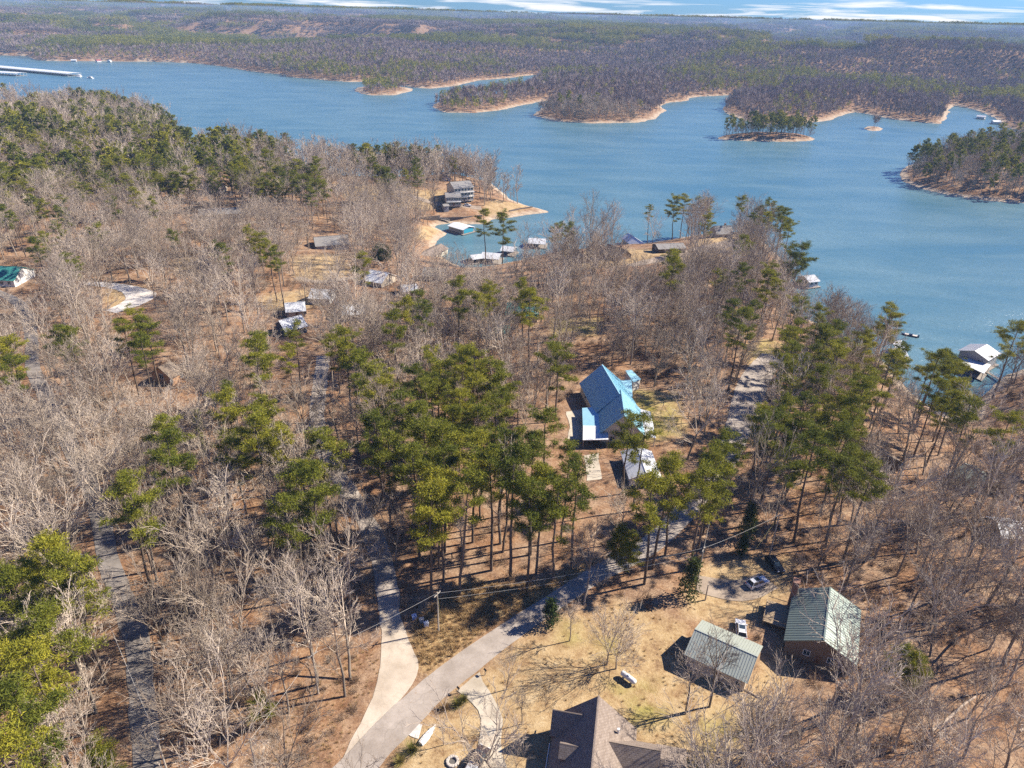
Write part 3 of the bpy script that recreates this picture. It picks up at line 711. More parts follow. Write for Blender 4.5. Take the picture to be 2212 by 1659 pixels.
def gable(name, label, cat, r0, r1, h, eave, width, wall, roof, panels=0, over=.45, wins=(), doors=(), group=None, world=None, left_w=None, right_w=None, frame=None, sink=.4, ext=(0, 0), root=None, clear=True, chimney=None, ribs=2):
    """gabled building from its two ridge ends (survey points), ridge height, eave height and width"""
    a = at(*r0, h); b = at(*r1, h)
    g = min(a.z, b.z); d = (b - a); d.z = 0; L = d.length + ext[0] + ext[1]; yaw = math.atan2(d.y, d.x); u = d.normalized()
    c = (a + b) / 2 + u * (ext[1] - ext[0]) / 2
    if root is None:
        root = empty(name, (c.x, c.y, g), yaw, label, cat, group); Lm = Matrix.Identity(4)
    else: raise ValueError
    W = width
    w = MB(); hi = h - .2
    w.prism([(-W/2, -sink), (W/2, -sink), (W/2, eave - .05), (0, hi), (-W/2, eave - .05)], -L/2, L/2)
    w.v = [(y, x, z) for x, y, z in w.v]
    w.build('wall', wall, root)
    run = math.hypot(W/2, h - eave); dn = ((W/2) / run, (h - eave) / run); S = run + over / max(dn[0], .5)
    for s in (1, -1): slope_part(root, -L/2 - over, L/2 + over, dn, s, h, S, roof, panels, ribs=ribs)
    rc = MB(); rc.box(-L/2 - over, L/2 + over, -.14, .14, h + .02, h + .09); rc.build('ridge_cap', roof, root)
    for s, uu, z, ww, hh in wins: window(root, side_matrix(L, W, s, uu, z), ww, hh, frame)
    for s, uu in doors: door(root, side_matrix(L, W, s, uu, 0.05))
    if chimney:
        k = MB(); cx, cyy, ch = chimney; k.box(cx - .45, cx + .45, cyy - .35, cyy + .35, eave - .5, ch); k.box(cx - .52, cx + .52, cyy - .42, cyy + .42, ch, ch + .15)
        k.build('chimney', brick_m, root)
    if clear: FOOT.append((c.x, c.y, L/2 + over, W/2 + over, yaw))
    return root, L
brick_m = pm('red_brown_brick', (.26, .14, .10), .85, .4, 3.0)
def wall_mat(n, c): return pm(n, c, .8, .14, .8, fine=6)
tan_w = wall_mat('tan_siding', (.50, .43, .34)); cream_w = wall_mat('cream_siding', (.62, .56, .44)); white_w = wall_mat('white_siding', (.68, .67, .64)); brown_w = wall_mat('brown_siding', (.20, .14, .10))
navy_w = wall_mat('navy_siding', (.045, .06, .10)); grey_w = wall_mat('grey_siding', (.33, .33, .34)); dark_w = wall_mat('dark_wood_siding', (.09, .07, .06)); stone_w = wall_mat('stone_wall', (.34, .29, .24))
def metal_roof(n, c, rough=.38, metal=.25): return pm(n, c, rough, .12, .5, metal=metal, fine=3, spec=.5)
green_roof = metal_roof('faded_green_steel', (.40, .43, .37)); dkgreen_roof = metal_roof('dark_green_steel', (.20, .245, .215), .33); white_roof = metal_roof('white_steel', (.66, .67, .68), .45, 0)
blue_roof = metal_roof('pale_blue_steel', (.33, .60, .71), .38, .1); teal_roof = metal_roof('teal_steel', (.06, .27, .24), .4)
def shingle_mat(n, lo, hi):
    if n in MATS: return MATS[n]
    m, t, b = new_mat(n); p = objpos(t)
    br = t.nodes.new('ShaderNodeTexBrick'); br.inputs['Scale'].default_value = 1.0; br.inputs['Brick Width'].default_value = .5; br.inputs['Row Height'].default_value = .28; br.inputs['Mortar Size'].default_value = .03
    br.inputs['Color1'].default_value = (*lo, 1); br.inputs['Color2'].default_value = (*hi, 1); br.inputs['Mortar'].default_value = (*(c * .5 for c in lo), 1); br.inputs['Bias'].default_value = 0
    t.links.new(p, br.inputs['Vector'])
    c = mixc(t, 0.45, br.outputs[0], ramp(t, noise(t, 1.2, 5, .65, p), [(.3, lo), (.7, hi)]))
    t.links.new(c, b.inputs['Base Color']); b.inputs['Roughness'].default_value = .9; b.inputs['Specular IOR Level'].default_value = .15
    bump(t, b, br.outputs[1], .6, .03); MATS[n] = m; return m
sh_tan = shingle_mat('tan_brown_shingles', (.20, .155, .125), (.33, .27, .225)); sh_grey = shingle_mat('grey_shingles', (.24, .225, .21), (.38, .36, .335)); sh_brown = shingle_mat('brown_shingles', (.16, .12, .09), (.28, .22, .17))

# --- the shingled house at the bottom edge: one thing built from several gables in one local frame
def shingled_house():
    h = 8.4
    a = at(1292.7, 1509.8, h); b = at(1278.6, 1658, h); d = (a - b); d.z = 0; yaw = math.atan2(d.y, d.x)
    base = a.copy(); root = empty('shingled_house', (a.x, a.y, a.z), yaw, 'house with dark and tan shingle gables and dormers at the end of the curved drive', 'house')
    # local: x runs up the main ridge towards the far gable (0), negative towards the camera; y to the left of it
    LEN, W, ev = 19.0, 11.9, 2.9
    w = MB(); w.prism([(-W/2, -.4), (W/2, -.4), (W/2, ev - .05), (0, h - .2), (-W/2, ev - .05)], -LEN, -.35); w.v = [(y, x, z) for x, y, z in w.v]; w.build('wall', brick_m, root)
    run = math.hypot(W/2, h - ev); dn = ((W/2) / run, (h - ev) / run); S = run + .55
    for s in (1, -1): slope_part(root, -LEN - .3, .15, dn, s, h, S, sh_tan, 0)
    rc = MB(); rc.box(-LEN, .15, -.13, .13, h + .01, h + .08); rc.build('ridge_cap', sh_tan, root)
    def cross(name, x, s, half, rise_z, y_in, y_out, ev2, wallm=brick_m):
        """cross gable: ridge runs along y at height rise_z from y_in out to y_out (side s)"""
        p = bpy.data.objects.new(name, None)
        M = Matrix.Translation((x, 0, 0)) @ Matrix.Rotation(math.pi / 2 * s, 4, 'Z')       # its own x runs outwards
        w2 = MB(); w2.prism([(-half, -.4 if ev2 < 3.5 else ev2 - 1), (half, -.4 if ev2 < 3.5 else ev2 - 1), (half, ev2 - .04), (0, rise_z - .16), (-half, ev2 - .04)], y_in, y_out - .3)
        w2.v = [(q[1], q[0], q[2]) for q in w2.v]; ob = w2.build(name, wallm, root); ob.matrix_local = M
        rn = math.hypot(half, rise_z - ev2); dd = (half / rn, (rise_z - ev2) / rn)
        for k in (1, -1): slope_part(ob, y_in, y_out, dd, k, rise_z, rn + .35, sh_tan, 0, th=.12, name='roof')
        return ob
    g1 = cross('gable_wing', -2.3, 1, 1.9, 6.7, .5, 6.7, 3.6)
    g2 = cross('dormer', -7.7, 1, 1.15, 6.7, 1.4, 4.9, 5.4)
    g3 = cross('gable_wing', -5.9, -1, 3.7, 6.5, 1.0, 9.6, 2.8)
    window(g2, Matrix.Translation((4.62, 0, 5.3)) @ Matrix.Rotation(-math.pi / 2, 4, 'Z'), .8, .8)
    for u in (-14, -10, -6.5): window(root, side_matrix(0, W, 'l', u, 1.6), 1.2, 1.4)
    for u in (-14, -11.5, -1.2): window(root, side_matrix(0, W, 'r', u, 1.6), 1.2, 1.4)
    hip = MB(); hip.add([(-9.8, -9.35, 2.8), (-2.0, -9.35, 2.8), (-2.0, -13.8, 2.75), (-9.8, -13.8, 2.75), (-5.9, -9.4, 4.6), (-5.9, -11.6, 4.4)], [(0,3,2,1), (0,1,4), (1,2,5,4), (2,3,5), (3,0,4,5)])
    hip.build('porch_roof', sh_tan, root)
    for px_, py_ in ((-9.5, -13.5), (-2.3, -13.5), (-5.9, -13.5)):
        q = MB(); q.box(px_ - .12, px_ + .12, py_ - .12, py_ + .12, -.3, 2.7); q.build('porch_post', white_w, root)
    v = MB(); v.tube([(-3.3, -3.4, 4.6), (-3.3, -3.4, 6.1)], .16, 10); v.tube([(-3.3, -3.4, 6.1), (-3.3, -3.4, 6.25)], .22, 10); v.build('vent_pipe', pm('white_metal', (.7, .7, .7), .4, .08), root)
    g = MB(); g.tube([(-LEN, W/2 + .62, ev - .4), (-5.0, W/2 + .62, ev - .4)], .07, 6); g.build('gutter', white_w, root)
    ca = math.cos(yaw); sa = math.sin(yaw)
    for lx, ly, hl, hw in ((-9.5, 0, 10, 7), (-5.9, -8, 5, 7), (-2.3, 6, 3, 2)):
        FOOT.append((a.x + lx * ca - ly * sa, a.y + lx * sa + ly * ca, hl, hw, yaw))
    return root
shingled_house()
gable('green_barn', 'long barn with a ribbed pale green steel roof beside the lawn', 'barn', (1505.9, 1362), (1631, 1416), 4.8, 3.1, 8.6, tan_w, green_roof, .9,
      wins=[('r', -4, 1.6, 1.0, 1.0), ('r', 4, 1.6, 1.0, 1.0), ('f', 0, 2.4, .9, .9)], doors=[('r', 0.5), ('f', 2.6)])
gh, ghL = gable('green_cabin', 'cabin with dark green ribbed steel roof, brick chimney and a timber deck', 'house', (1792.4, 1274.7), (1779.9, 1380.9), 6.4, 3.6, 11.2, brown_w, dkgreen_roof, .62, ribs=1,
      wins=[('l', -4, 1.9, 1.3, 1.3), ('l', 3.5, 1.9, 1.3, 1.3), ('r', -3, 1.9, 1.3, 1.3), ('r', 3, 1.9, 1.3, 1.3), ('f', -2, 2.0, 1.2, 1.3), ('f', 2, 2.0, 1.2, 1.3)], doors=[('f', 0)])
# timber deck with railing and chimney on the shaded side of the cabin (its local -x end is the far gable)
def cabin_extras():
    s = 1 if (gh.matrix_basis @ Vector((0, 6, 0))).x < gh.location.x else -1
    k = MB(); y = s * 5.9; x = -ghL / 2 + 1.2
    k.box(x - .7, x + .7, y - .55, y + .55, -.3, 6.7); k.box(x - .8, x + .8, y - .65, y + .65, 6.7, 6.9); k.build('chimney', brick_m, gh)
    deck = MB(); y0, y1 = sorted((s * 5.65, s * 10.2)); deck.box(-ghL/2 + 2.2, -ghL/2 + 8.2, y0, y1, .9, 1.0)
    for xx in (-ghL/2 + 2.4, -ghL/2 + 5.2, -ghL/2 + 8.0):
        deck.box(xx - .08, xx + .08, s * 10 - .08, s * 10 + .08, -.4, .9)
    dk = deck.build('deck', pm('deck_timber', (.42, .31, .19), .8, .25, 2), gh)
    rl = MB()
    yo = s * 10.12
    for z in (1.35, 1.95): rl.box(-ghL/2 + 2.2, -ghL/2 + 8.2, yo - .04, yo + .04, z, z + .08)
    for i in range(13): rl.box(-ghL/2 + 2.2 + i * .495, -ghL/2 + 2.27 + i * .495, yo - .035, yo + .035, 1.0, 1.95)
    for xe in (-ghL/2 + 2.2, -ghL/2 + 8.2): rl.box(xe - .04, xe + .04, y0 + .1, y1 - .1, 1.9, 2.0)
    rl.build('railing', pm('deck_timber', (.42, .31, .19)), dk)
cabin_extras()
def steel_house():
    r1, L1 = gable('blue_steel_house', 'house of steep pale blue steel gables with white lit slopes above the carport', 'house', (1301.5, 789), (1338, 850), 9.0, 3.4, 12.5, cream_w, blue_roof, .9, over=.4,
        wins=[('l', -3, 1.7, 1.3, 1.4), ('l', 2, 1.7, 1.3, 1.4), ('r', -3, 1.7, 1.3, 1.4)])
    return r1, L1
sh, shL = steel_house()
def steel_house_front():
    """front gable of the steel house and its porch roofs, in the same thing"""
    h = 9.2; a = at(1341.5, 846, h); b = at(1348.5, 893.2, h); d = b - a; d.z = 0; L = d.length + 1.0; yaw = math.atan2(d.y, d.x)
    c = (a + b) / 2; g = min(a.z, b.z)
    inv = sh.matrix_basis.inverted()
    M = inv @ (Matrix.Translation((c.x, c.y, g)) @ Matrix.Rotation(yaw, 4, 'Z'))
    W, ev = 11.5, 3.6
    w = MB(); w.prism([(-W/2, -.4), (W/2, -.4), (W/2, ev), (0, h - .2), (-W/2, ev)], -L/2, L/2); w.v = [(y, x, z) for x, y, z in w.v]
    fw = w.build('front_wing', cream_w, sh); fw.matrix_local = M
    run = math.hypot(W/2, h - ev); dn = ((W/2) / run, (h - ev) / run)
    for s in (1, -1): slope_part(fw, -L/2 - .4, L/2 + .4, dn, s, h, run + .4, blue_roof, .9)
    for u, z in ((-2.5, 1.7), (2.5, 1.7), (0, 5.0)): window(fw, side_matrix(L, W, 'f', u, z), 1.3, 1.5)
    # low porch roofs along both long sides
    for s, ww in ((1, 3.2), (-1, 4.6)):
        p = MB(); y0 = s * (W/2 - .15); y1 = s * (W/2 + ww)
        p.add([(-L/2 - .3, y0, 3.5), (L/2 + .3, y0, 3.5), (L/2 + .3, y1, 2.75), (-L/2 - .3, y1, 2.75), (-L/2 - .3, y0, 3.38), (L/2 + .3, y0, 3.38), (L/2 + .3, y1, 2.63), (-L/2 - .3, y1, 2.63)],
              [(0,1,2,3), (4,7,6,5), (0,4,5,1), (1,5,6,2), (2,6,7,3), (3,7,4,0)])
        o = p.build('porch_roof', white_roof if s > 0 else blue_roof, sh); o.matrix_local = M
        for i in range(4):
            q = MB(); xx = -L/2 + i * L / 3; yy = s * (W/2 + ww - .3); q.box(xx - .1, xx + .1, yy - .1, yy + .1, -.4, 2.65); q = q.build('porch_post', white_w, sh); q.matrix_local = M
    FOOT.append((c.x, c.y, L/2 + 1, W/2 + 4, yaw))
    # flat annex roofs beyond, on the sunny side
    for (p0, p1, p2, p3), hh in (([(1352, 802), (1364, 801), (1383, 820), (1368, 826)], 3.3), ([(1331, 825), (1363, 823), (1365, 857), (1340, 850)], 3.6)):
        pts = [at(*q, hh) for q in (p0, p1, p2, p3)]; gz = min(q.z for q in pts)
        mb = MB(); V = [(q.x, q.y, gz + hh) for q in pts] + [(q.x, q.y, gz - .5) for q in pts]
        mb.add(V, [(0,1,2,3), (7,6,5,4)] + [(i, i + 4, (i + 1) % 4 + 4, (i + 1) % 4) for i in range(4)])
        o = mb.build('annex', white_w, sh); o.matrix_local = inv
        cpt = sum(pts, Vector()) / 4
        rf = MB(); V = [(cpt.x + (q.x - cpt.x) * 1.08, cpt.y + (q.y - cpt.y) * 1.08) for q in pts]
        rf.add([(x, y, gz + hh + .02) for x, y in V] + [(x, y, gz + hh + .16) for x, y in V], [(3,2,1,0), (4,5,6,7)] + [(i, (i + 1) % 4, (i + 1) % 4 + 4, i + 4) for i in range(4)])
        rf.build('annex_roof', blue_roof, o)
steel_house_front()
def canopy(name, label, cat, corners, h, roofm, thick=.16, deck=None, group=None, slope=0.25, posts=6, water=False, panels=True):
    """open roof on posts over a world quadrilateral surveyed at roof height"""
    pts = [at(*q, h) for q in corners]; g = min(p.z for p in pts); c = sum(pts, Vector()) / 4
    e = pts[1] - pts[0]; yaw = math.atan2(e.y, e.x)
    root = empty(name, (c.x, c.y, g), yaw, label, cat, group)
    ca, sa = math.cos(-yaw), math.sin(-yaw)
    q = [((p.x - c.x) * ca - (p.y - c.y) * sa, (p.x - c.x) * sa + (p.y - c.y) * ca) for p in pts]
    zt = [h + slope, h + slope, h, h]
    rf = MB(); rf.add([(x, y, z) for (x, y), z in zip(q, zt)] + [(x, y, z + thick) for (x, y), z in zip(q, zt)], [(3,2,1,0), (4,5,6,7)] + [(i, (i + 1) % 4, (i + 1) % 4 + 4, i + 4) for i in range(4)])
    ro = rf.build('roof', roofm, root)
    if panels:
        k = 8
        for i in range(k):
            f = lambda t: [(q[0][j] * (1 - t) + q[1][j] * t) for j in (0, 1)]; g2 = lambda t: [(q[3][j] * (1 - t) + q[2][j] * t) for j in (0, 1)]
            t0, t1 = i / k + .004, (i + 1) / k - .004
            P4 = [(*f(t0), zt[0]), (*f(t1), zt[0]), (*g2(t1), zt[2]), (*g2(t0), zt[2])]
            pb = MB(); pb.add([(x, y, z + thick + .004) for x, y, z in P4] + [(x, y, z + thick + .05) for x, y, z in P4], [(3,2,1,0), (4,5,6,7)] + [(m, (m + 1) % 4, (m + 1) % 4 + 4, m + 4) for m in range(4)])
            pb.build('roof_panel', roofm, ro)
    for i in range(4):
        x, y = q[i][0] * .94, q[i][1] * .94
        pbx = MB(); pbx.box(x - .1, x + .1, y - .1, y + .1, -.6, zt[i] + .02); pbx.build('post', pm('grey_timber', (.30, .26, .22), .85, .25), root)
    if deck:
        dk = MB(); dk.add([(x * 1.05, y * 1.05, deck) for x, y in q] + [(x * 1.05, y * 1.05, deck + .18) for x, y in q], [(3,2,1,0), (4,5,6,7)] + [(i, (i + 1) % 4, (i + 1) % 4 + 4, i + 4) for i in range(4)])
        dk.build('deck', pm('grey_timber', (.30, .26, .22)), root)
    FOOT.append((c.x, c.y, (pts[1] - pts[0]).length / 2, (pts[2] - pts[1]).length / 2, yaw))
    return root
canopy('carport', 'flat white steel carport roof below the blue steel house', 'carport', [(1259, 922), (1313, 923.6), (1314, 951.6), (1258.8, 950)], 2.8, white_roof)
gable('steel_shed', 'long white roofed shed below the carport and the blue house', 'shed', (1376, 966), (1396, 1020), 4.2, 2.7, 7.2, white_w, white_roof, .9, wins=[('f', 0, 1.6, 1, 1)], doors=[('f', 2)])
gable('dark_house', 'dark brown house half hidden behind a row of pines', 'house', (975, 800), (1042, 789), 6.5, 3.2, 10.5, dark_w, sh_brown, 0, wins=[('r', -3, 1.7, 1.2, 1.2), ('r', 3, 1.7, 1.2, 1.2), ('b', 0, 1.8, 1.2, 1.2)], doors=[('r', 0)])
gable('gabled_cottage', 'small brown roofed cottage with a white framed gable window among bare trees', 'house', (344, 793), (365, 782), 5.6, 2.9, 7.5, wall_mat('orange_brick', (.42, .26, .16)), sh_brown, 0, wins=[('f', 0, 2.4, 1.5, 1.7), ('b', 0, 2.4, 1.5, 1.7), ('r', -2, 1.6, 1, 1.2), ('r', 2, 1.6, 1, 1.2)])
gable('teal_roofed_house', 'house with a broad teal steel roof at the edge of the picture', 'house', (-30, 572), (46, 577), 6.2, 3.0, 13, white_w, teal_roof, .9, wins=[('r', x, 1.6, 1.3, 1.4) for x in (-5, -2, 2, 5)], doors=[('r', 0)])
HOUSES = [
 ('brown_house', 'brown roofed house behind a tall pine by the straw lawn', (437, 551), (470, 580), 6.5, 3.2, 9, brown_w, sh_brown, 0),
 ('grey_house', 'wide grey roofed house with dark shaded front on the orange lawn', (678, 505), (749, 507), 6.2, 3.4, 12, grey_w, sh_grey, 0),
 ('grey_bungalow', 'low grey bungalow in the upper woods beside a blue tarp', (430, 450), (524, 447), 4.8, 2.7, 10, brown_w, sh_grey, 0),
 ('tan_house', 'tan roofed house beneath the dark pine stand', (442, 394), (482, 396), 5.2, 2.8, 9, cream_w, sh_tan, 0),
 ('navy_house', 'navy gabled house with a bright white steel roof', (604, 690), (649, 681), 5.4, 2.9, 8, navy_w, white_roof, .9),
 ('white_roofed_house', 'white roofed house just beyond the navy gabled one', (617, 655), (656, 652), 4.6, 2.7, 8, tan_w, white_roof, .9),
 ('white_roofed_house', 'white roofed house with a blue tarp at its end', (674, 624), (717, 626), 4.8, 2.7, 8.5, white_w, white_roof, .9),
 ('white_roofed_house', 'house with a tall bright white roof slope near the magnolia', (800, 583), (838, 590), 5.4, 2.7, 11, tan_w, white_roof, .9),
 ('white_roofed_house', 'long low house with white eaves in the middle of the bare trees', (738, 660), (782, 657), 4.8, 2.8, 9, grey_w, white_roof, .9),
 ('white_roofed_house', 'small white house between two leafless trees beside the lane', (868, 615), (897, 613), 4.0, 2.6, 7, white_w, white_roof, 0),
 ('shore_house', 'pale roofed house beside the cove beach', (908, 531), (952, 527), 4.6, 2.8, 9, cream_w, sh_tan, 0),
 ('cove_house', 'grey tan hip house with dark wall above the cove docks', (917, 577), (958, 580), 5.2, 3.0, 10, grey_w, sh_grey, 0),
 ('brown_point_house', 'brown house with two steep gables on the wooded point', (1287, 520), (1307, 532), 7, 3.4, 9, brown_w, sh_brown, 0),
 ('brown_point_house', 'brown house with a long ridge next to the twin gabled one', (1314, 527), (1352, 533), 6.5, 3.3, 9, brown_w, sh_brown, 0),
 ('white_point_house', 'pale roofed house on the lake edge of the wooded point', (1358, 504), (1397, 506), 5.5, 3.0, 8, cream_w, white_roof, 0),
 ('flat_grey_house', 'long low grey house in the middle of the wooded point', (1417, 527), (1474, 524), 4.2, 2.9, 9, dark_w, sh_grey, 0),
 ('tan_point_house', 'grey tan house beside the dark round pine on the point', (1543, 488), (1578, 486), 6.4, 3.2, 10, tan_w, sh_grey, 0),
 ('grey_point_house', 'grey house under the leaning pines at the tip of the point', (1614, 519), (1645, 533), 5.5, 3.0, 9, grey_w, sh_grey, 0),
 ('brown_cottage', 'brown cottage at the cove end of the wooded point', (1242, 534), (1263, 545), 5.5, 3, 8, brown_w, sh_brown, 0),
 ('tan_cottage', 'tan cottage between the cove docks and brown cottage', (1222, 535), (1240, 544), 4.6, 2.8, 7, tan_w, sh_tan, 0),
 ('white_steel_shed', 'white roofed shed in the woods below the dirt road', (1508, 660), (1549, 658), 4.4, 2.8, 7, white_w, white_roof, .9),
 ('teal_steel_house', 'teal steel roofed house behind a dark pine', (1098, 653), (1164, 655), 5.6, 3.0, 11, tan_w, teal_roof, .9),
 ('teal_steel_shed', 'small teal roofed shed below the teal steel house', (1073, 703), (1099, 704), 4.0, 2.6, 6.5, tan_w, teal_roof, .9),
 ('white_lake_house', 'white house at the far edge of the lakefront point', (954, 370), (968, 371), 6.0, 3.5, 8, white_w, sh_tan, 0),
 ('dark_lake_house', 'dark roofed house with pale eave hidden by bare trees near the inlet', (1880, 960), (1916, 985), 5.6, 3.0, 11, dark_w, sh_brown, 0),
 ('pale_green_house', 'pale green roofed house behind leafless trees by the inlet', (2086, 1003), (2136, 1028), 5.0, 3.0, 9, tan_w, green_roof, .9),
 ('pale_tan_house', 'pale tan roofed house at the right edge behind leafless trees', (2160, 1018), (2200, 1030), 5.0, 3.0, 9, tan_w, sh_tan, 0),
 ('white_cottage', 'white cottage low among the trees at the right edge', (2156, 1126), (2200, 1128), 4.4, 2.7, 7, white_w, white_roof, 0)]
for nm, lb, a0, a1, h, ev, W, wl, rf, pn in HOUSES:
    wins = [(s, u, 1.7, 1.2, 1.3) for s in 'lr' for u in (-3.2, 3.2)] + [('f', 0, 1.8, 1.3, 1.3), ('b', 0, 1.8, 1.3, 1.3)]
    gable(nm, lb, 'house' if 'shed' not in nm else 'shed', a0, a1, h, ev, W, wl, rf, pn, wins=wins, doors=[('r', 0.3)], chimney=(2.0, .8, h + .9) if ('brown' in nm or 'tan' in nm) else None)
# lakefront house: tall cream block with stacked windows
def lake_house(name, label, r0, r1, h, ev, W, storeys, roofm):
    r, L = gable(name, label, 'house', r0, r1, h, ev, W, cream_w, roofm, 0, wins=[], doors=[('r', 0)])
    for st in range(storeys):
        z = 1.6 + st * 2.9
        for i in range(6): window(r, side_matrix(L, W, 'r', -L/2 + (i + .5) * L / 6, z), 1.5, 1.8)
        for u in (-W * .3, 0, W * .3): window(r, side_matrix(L, W, 'f', u, z), 1.5, 1.8)
    for st in range(1, storeys):
        b = MB(); b.box(-L/2, L/2, -W/2 - 2.0, -W/2 - .02, st * 2.9 - .1, st * 2.9 + .1); bo = b.build('balcony', white_w, r)
        rl = MB(); rl.box(-L/2, L/2, -W/2 - 2.0, -W/2 - 1.93, st * 2.9 + .9, st * 2.9 + 1.0)
        for i in range(12): rl.box(-L/2 + i * L/11.5, -L/2 + i * L/11.5 + .07, -W/2 - 2.0, -W/2 - 1.94, st * 2.9 + .1, st * 2.9 + .9)
        rl.build('railing', white_w, bo)
lake_house('lakefront_house', 'tall cream lakefront house with rows of windows on the point', (973, 393), (1014, 390), 11.5, 8.6, 13, 3, sh_grey)
lake_house('lakefront_house', 'lower cream house with arched porch just below the tall lakefront house', (962, 416), (993, 414), 7.5, 5.6, 11, 2, sh_grey)
gable('grey_shed', 'square grey shed standing by the cove wall', 'shed', (957, 441), (967, 440), 4.2, 3.4, 4.5, grey_w, sh_grey, 0, wins=[('r', 0, 1.7, .8, .8)])
# seawall round the cove lawn
def seawall(name, pts, label, h=1.1, t=.5):
    P = [at(*q) for q in pts]; mb = MB()
    for a, b in zip(P[:-1], P[1:]):
        d = (b - a); d.z = 0; n = Vector((-d.y, d.x, 0)).normalized() * t / 2; z0 = min(a.z, b.z) - 1; z1 = max(a.z, b.z) + h
        mb.add([a.to_2d().to_3d() - n + Vector((0,0,z0)), b.to_2d().to_3d() - n + Vector((0,0,z0)), b.to_2d().to_3d() + n + Vector((0,0,z0)), a.to_2d().to_3d() + n + Vector((0,0,z0)),
                a.to_2d().to_3d() - n + Vector((0,0,z1)), b.to_2d().to_3d() - n + Vector((0,0,z1)), b.to_2d().to_3d() + n + Vector((0,0,z1)), a.to_2d().to_3d() + n + Vector((0,0,z1))],
               [(3,2,1,0), (4,5,6,7), (0,1,5,4), (1,2,6,5), (2,3,7,6), (3,0,4,7)])
    return tag(mb.build(name, pm('dark_seawall', (.16, .13, .11), .85, .3)), label, 'wall')
seawall('seawall', [(908, 473), (950, 475), (1000, 473), (1042, 469)], 'dark retaining wall along the cove lawn')
seawall('seawall', [(1100, 457), (1122, 453), (1150, 449)], 'dark wall along the grassy sand spit', h=.8)

# ------------------------------------------------------------------ docks and boathouses
timber = pm('grey_timber', (.30, .26, .22)); float_w = pm('white_trim', (.72, .71, .68))
def boathouse(name, label, r0, r1, h, W, eave, wallm, roofm, front=None, open_sides=False, group=None, up=0.0, ext=(0, 0)):
    a = at(*r0, h); b = at(*r1, h); d = b - a; d.z = 0; L = d.length + sum(ext); yaw = math.atan2(d.y, d.x); c = (a + b) / 2
    root = empty(name, (c.x, c.y, WATER), yaw, label, 'boathouse', group)
    dk = MB(); dk.box(-L/2 - 1.2, L/2 + 1.2, -W/2 - 1.2, W/2 + 1.2, .25, .55); dk.box(-L/2 - 1, L/2 + 1, -W/2 - 1, -W/2 + .2, -.5, .25); dk.box(-L/2 - 1, L/2 + 1, W/2 - .2, W/2 + 1, -.5, .25)
    dk.build('deck', timber, root)
    for i in range(3):
        for s in (-1, 1):
            p = MB(); x = -L/2 + .1 + i * (L - .2) / 2; p.box(x - .1, x + .1, s * (W/2 - .08) - .1, s * (W/2 - .08) + .1, .5, eave); p.build('post', timber, root)
    if not open_sides:
        w = MB(); w.prism([(-W/2, .56), (W/2, .56), (W/2, eave - .04), (0, h - .18), (-W/2, eave - .04)], -L/2, L/2); w.v = [(y, x, z) for x, y, z in w.v]; w.build('wall', wallm, root)
        for s, u in (('l', -L/4), ('l', L/4), ('r', -L/4), ('r', L/4), ('f', -W/4), ('f', W/4), ('b', -W/4), ('b', W/4)):
            window(root, side_matrix(L, W, s, u, .56 + (eave - .56) * .55), 1.6 if W > 6 else 1.0, min(1.5, (eave - .6) * .6), float_w)
    if front:
        f = MB(); f.box(L/2 + .02, L/2 + .12, -W/2 + .6, W/2 - .6, .7, eave - .2); f.build('boat_door', front, root)
    run = math.hypot(W/2, h - eave); dn = ((W/2) / run, (h - eave) / run)
    for s in (1, -1): slope_part(root, -L/2 - .6, L/2 + .6, dn, s, h, run + .7, roofm, 0.9 if L < 25 else 2.0, th=.12)
    FOOT.append((c.x, c.y, L/2, W/2, yaw))
    return root
boathouse('boathouse', 'white roofed boathouse with a teal door in the cove', (981, 480.5), (1012, 489), 4.4, 9, 3.3, grey_w, white_roof, pm('teal_panel', (.04, .30, .42), .4, .15))
boathouse('boathouse', 'white roofed dock farthest into the cove', (1017, 551), (1042, 548), 4.0, 7, 2.9, grey_w, white_roof, open_sides=True)
boathouse('boathouse', 'wide white roofed dock in the middle of the cove', (1044, 545), (1080, 548), 4.6, 9, 3.0, grey_w, white_roof, open_sides=True)
boathouse('boathouse', 'white roofed dock with a boat beside the cove shore', (1087, 531), (1112, 534), 4.4, 7, 3.0, grey_w, white_roof, open_sides=True)
boathouse('boathouse', 'round shouldered white dock roof at the cove mouth', (1144, 514), (1178, 516), 4.6, 9, 3.0, grey_w, white_roof, open_sides=True)
boathouse('boathouse', 'white hip roofed boathouse standing off the leaning pines', (1738, 596), (1757, 594), 5.2, 8.5, 3.6, white_w, white_roof)
bh = boathouse('boathouse', 'two storey boathouse with big windows and white roof by the inlet', (2107, 757), (2131, 744), 7.2, 10, 5.4, grey_w, white_roof)
canopy('sun_deck_dock', 'low dock with a flat white sun deck roof below the two storey boathouse', 'dock', [(2084, 770.5), (2140, 790), (2125, 808), (2069.5, 783)], 3.2, float_w, slope=0.05, deck=.3)
canopy('dock', 'dock under a large flat white roof beside the tall pines', 'dock', [(1925, 741), (1946, 735), (1967, 780), (1948, 772)], 3.4, white_roof, slope=0.1, deck=.3)
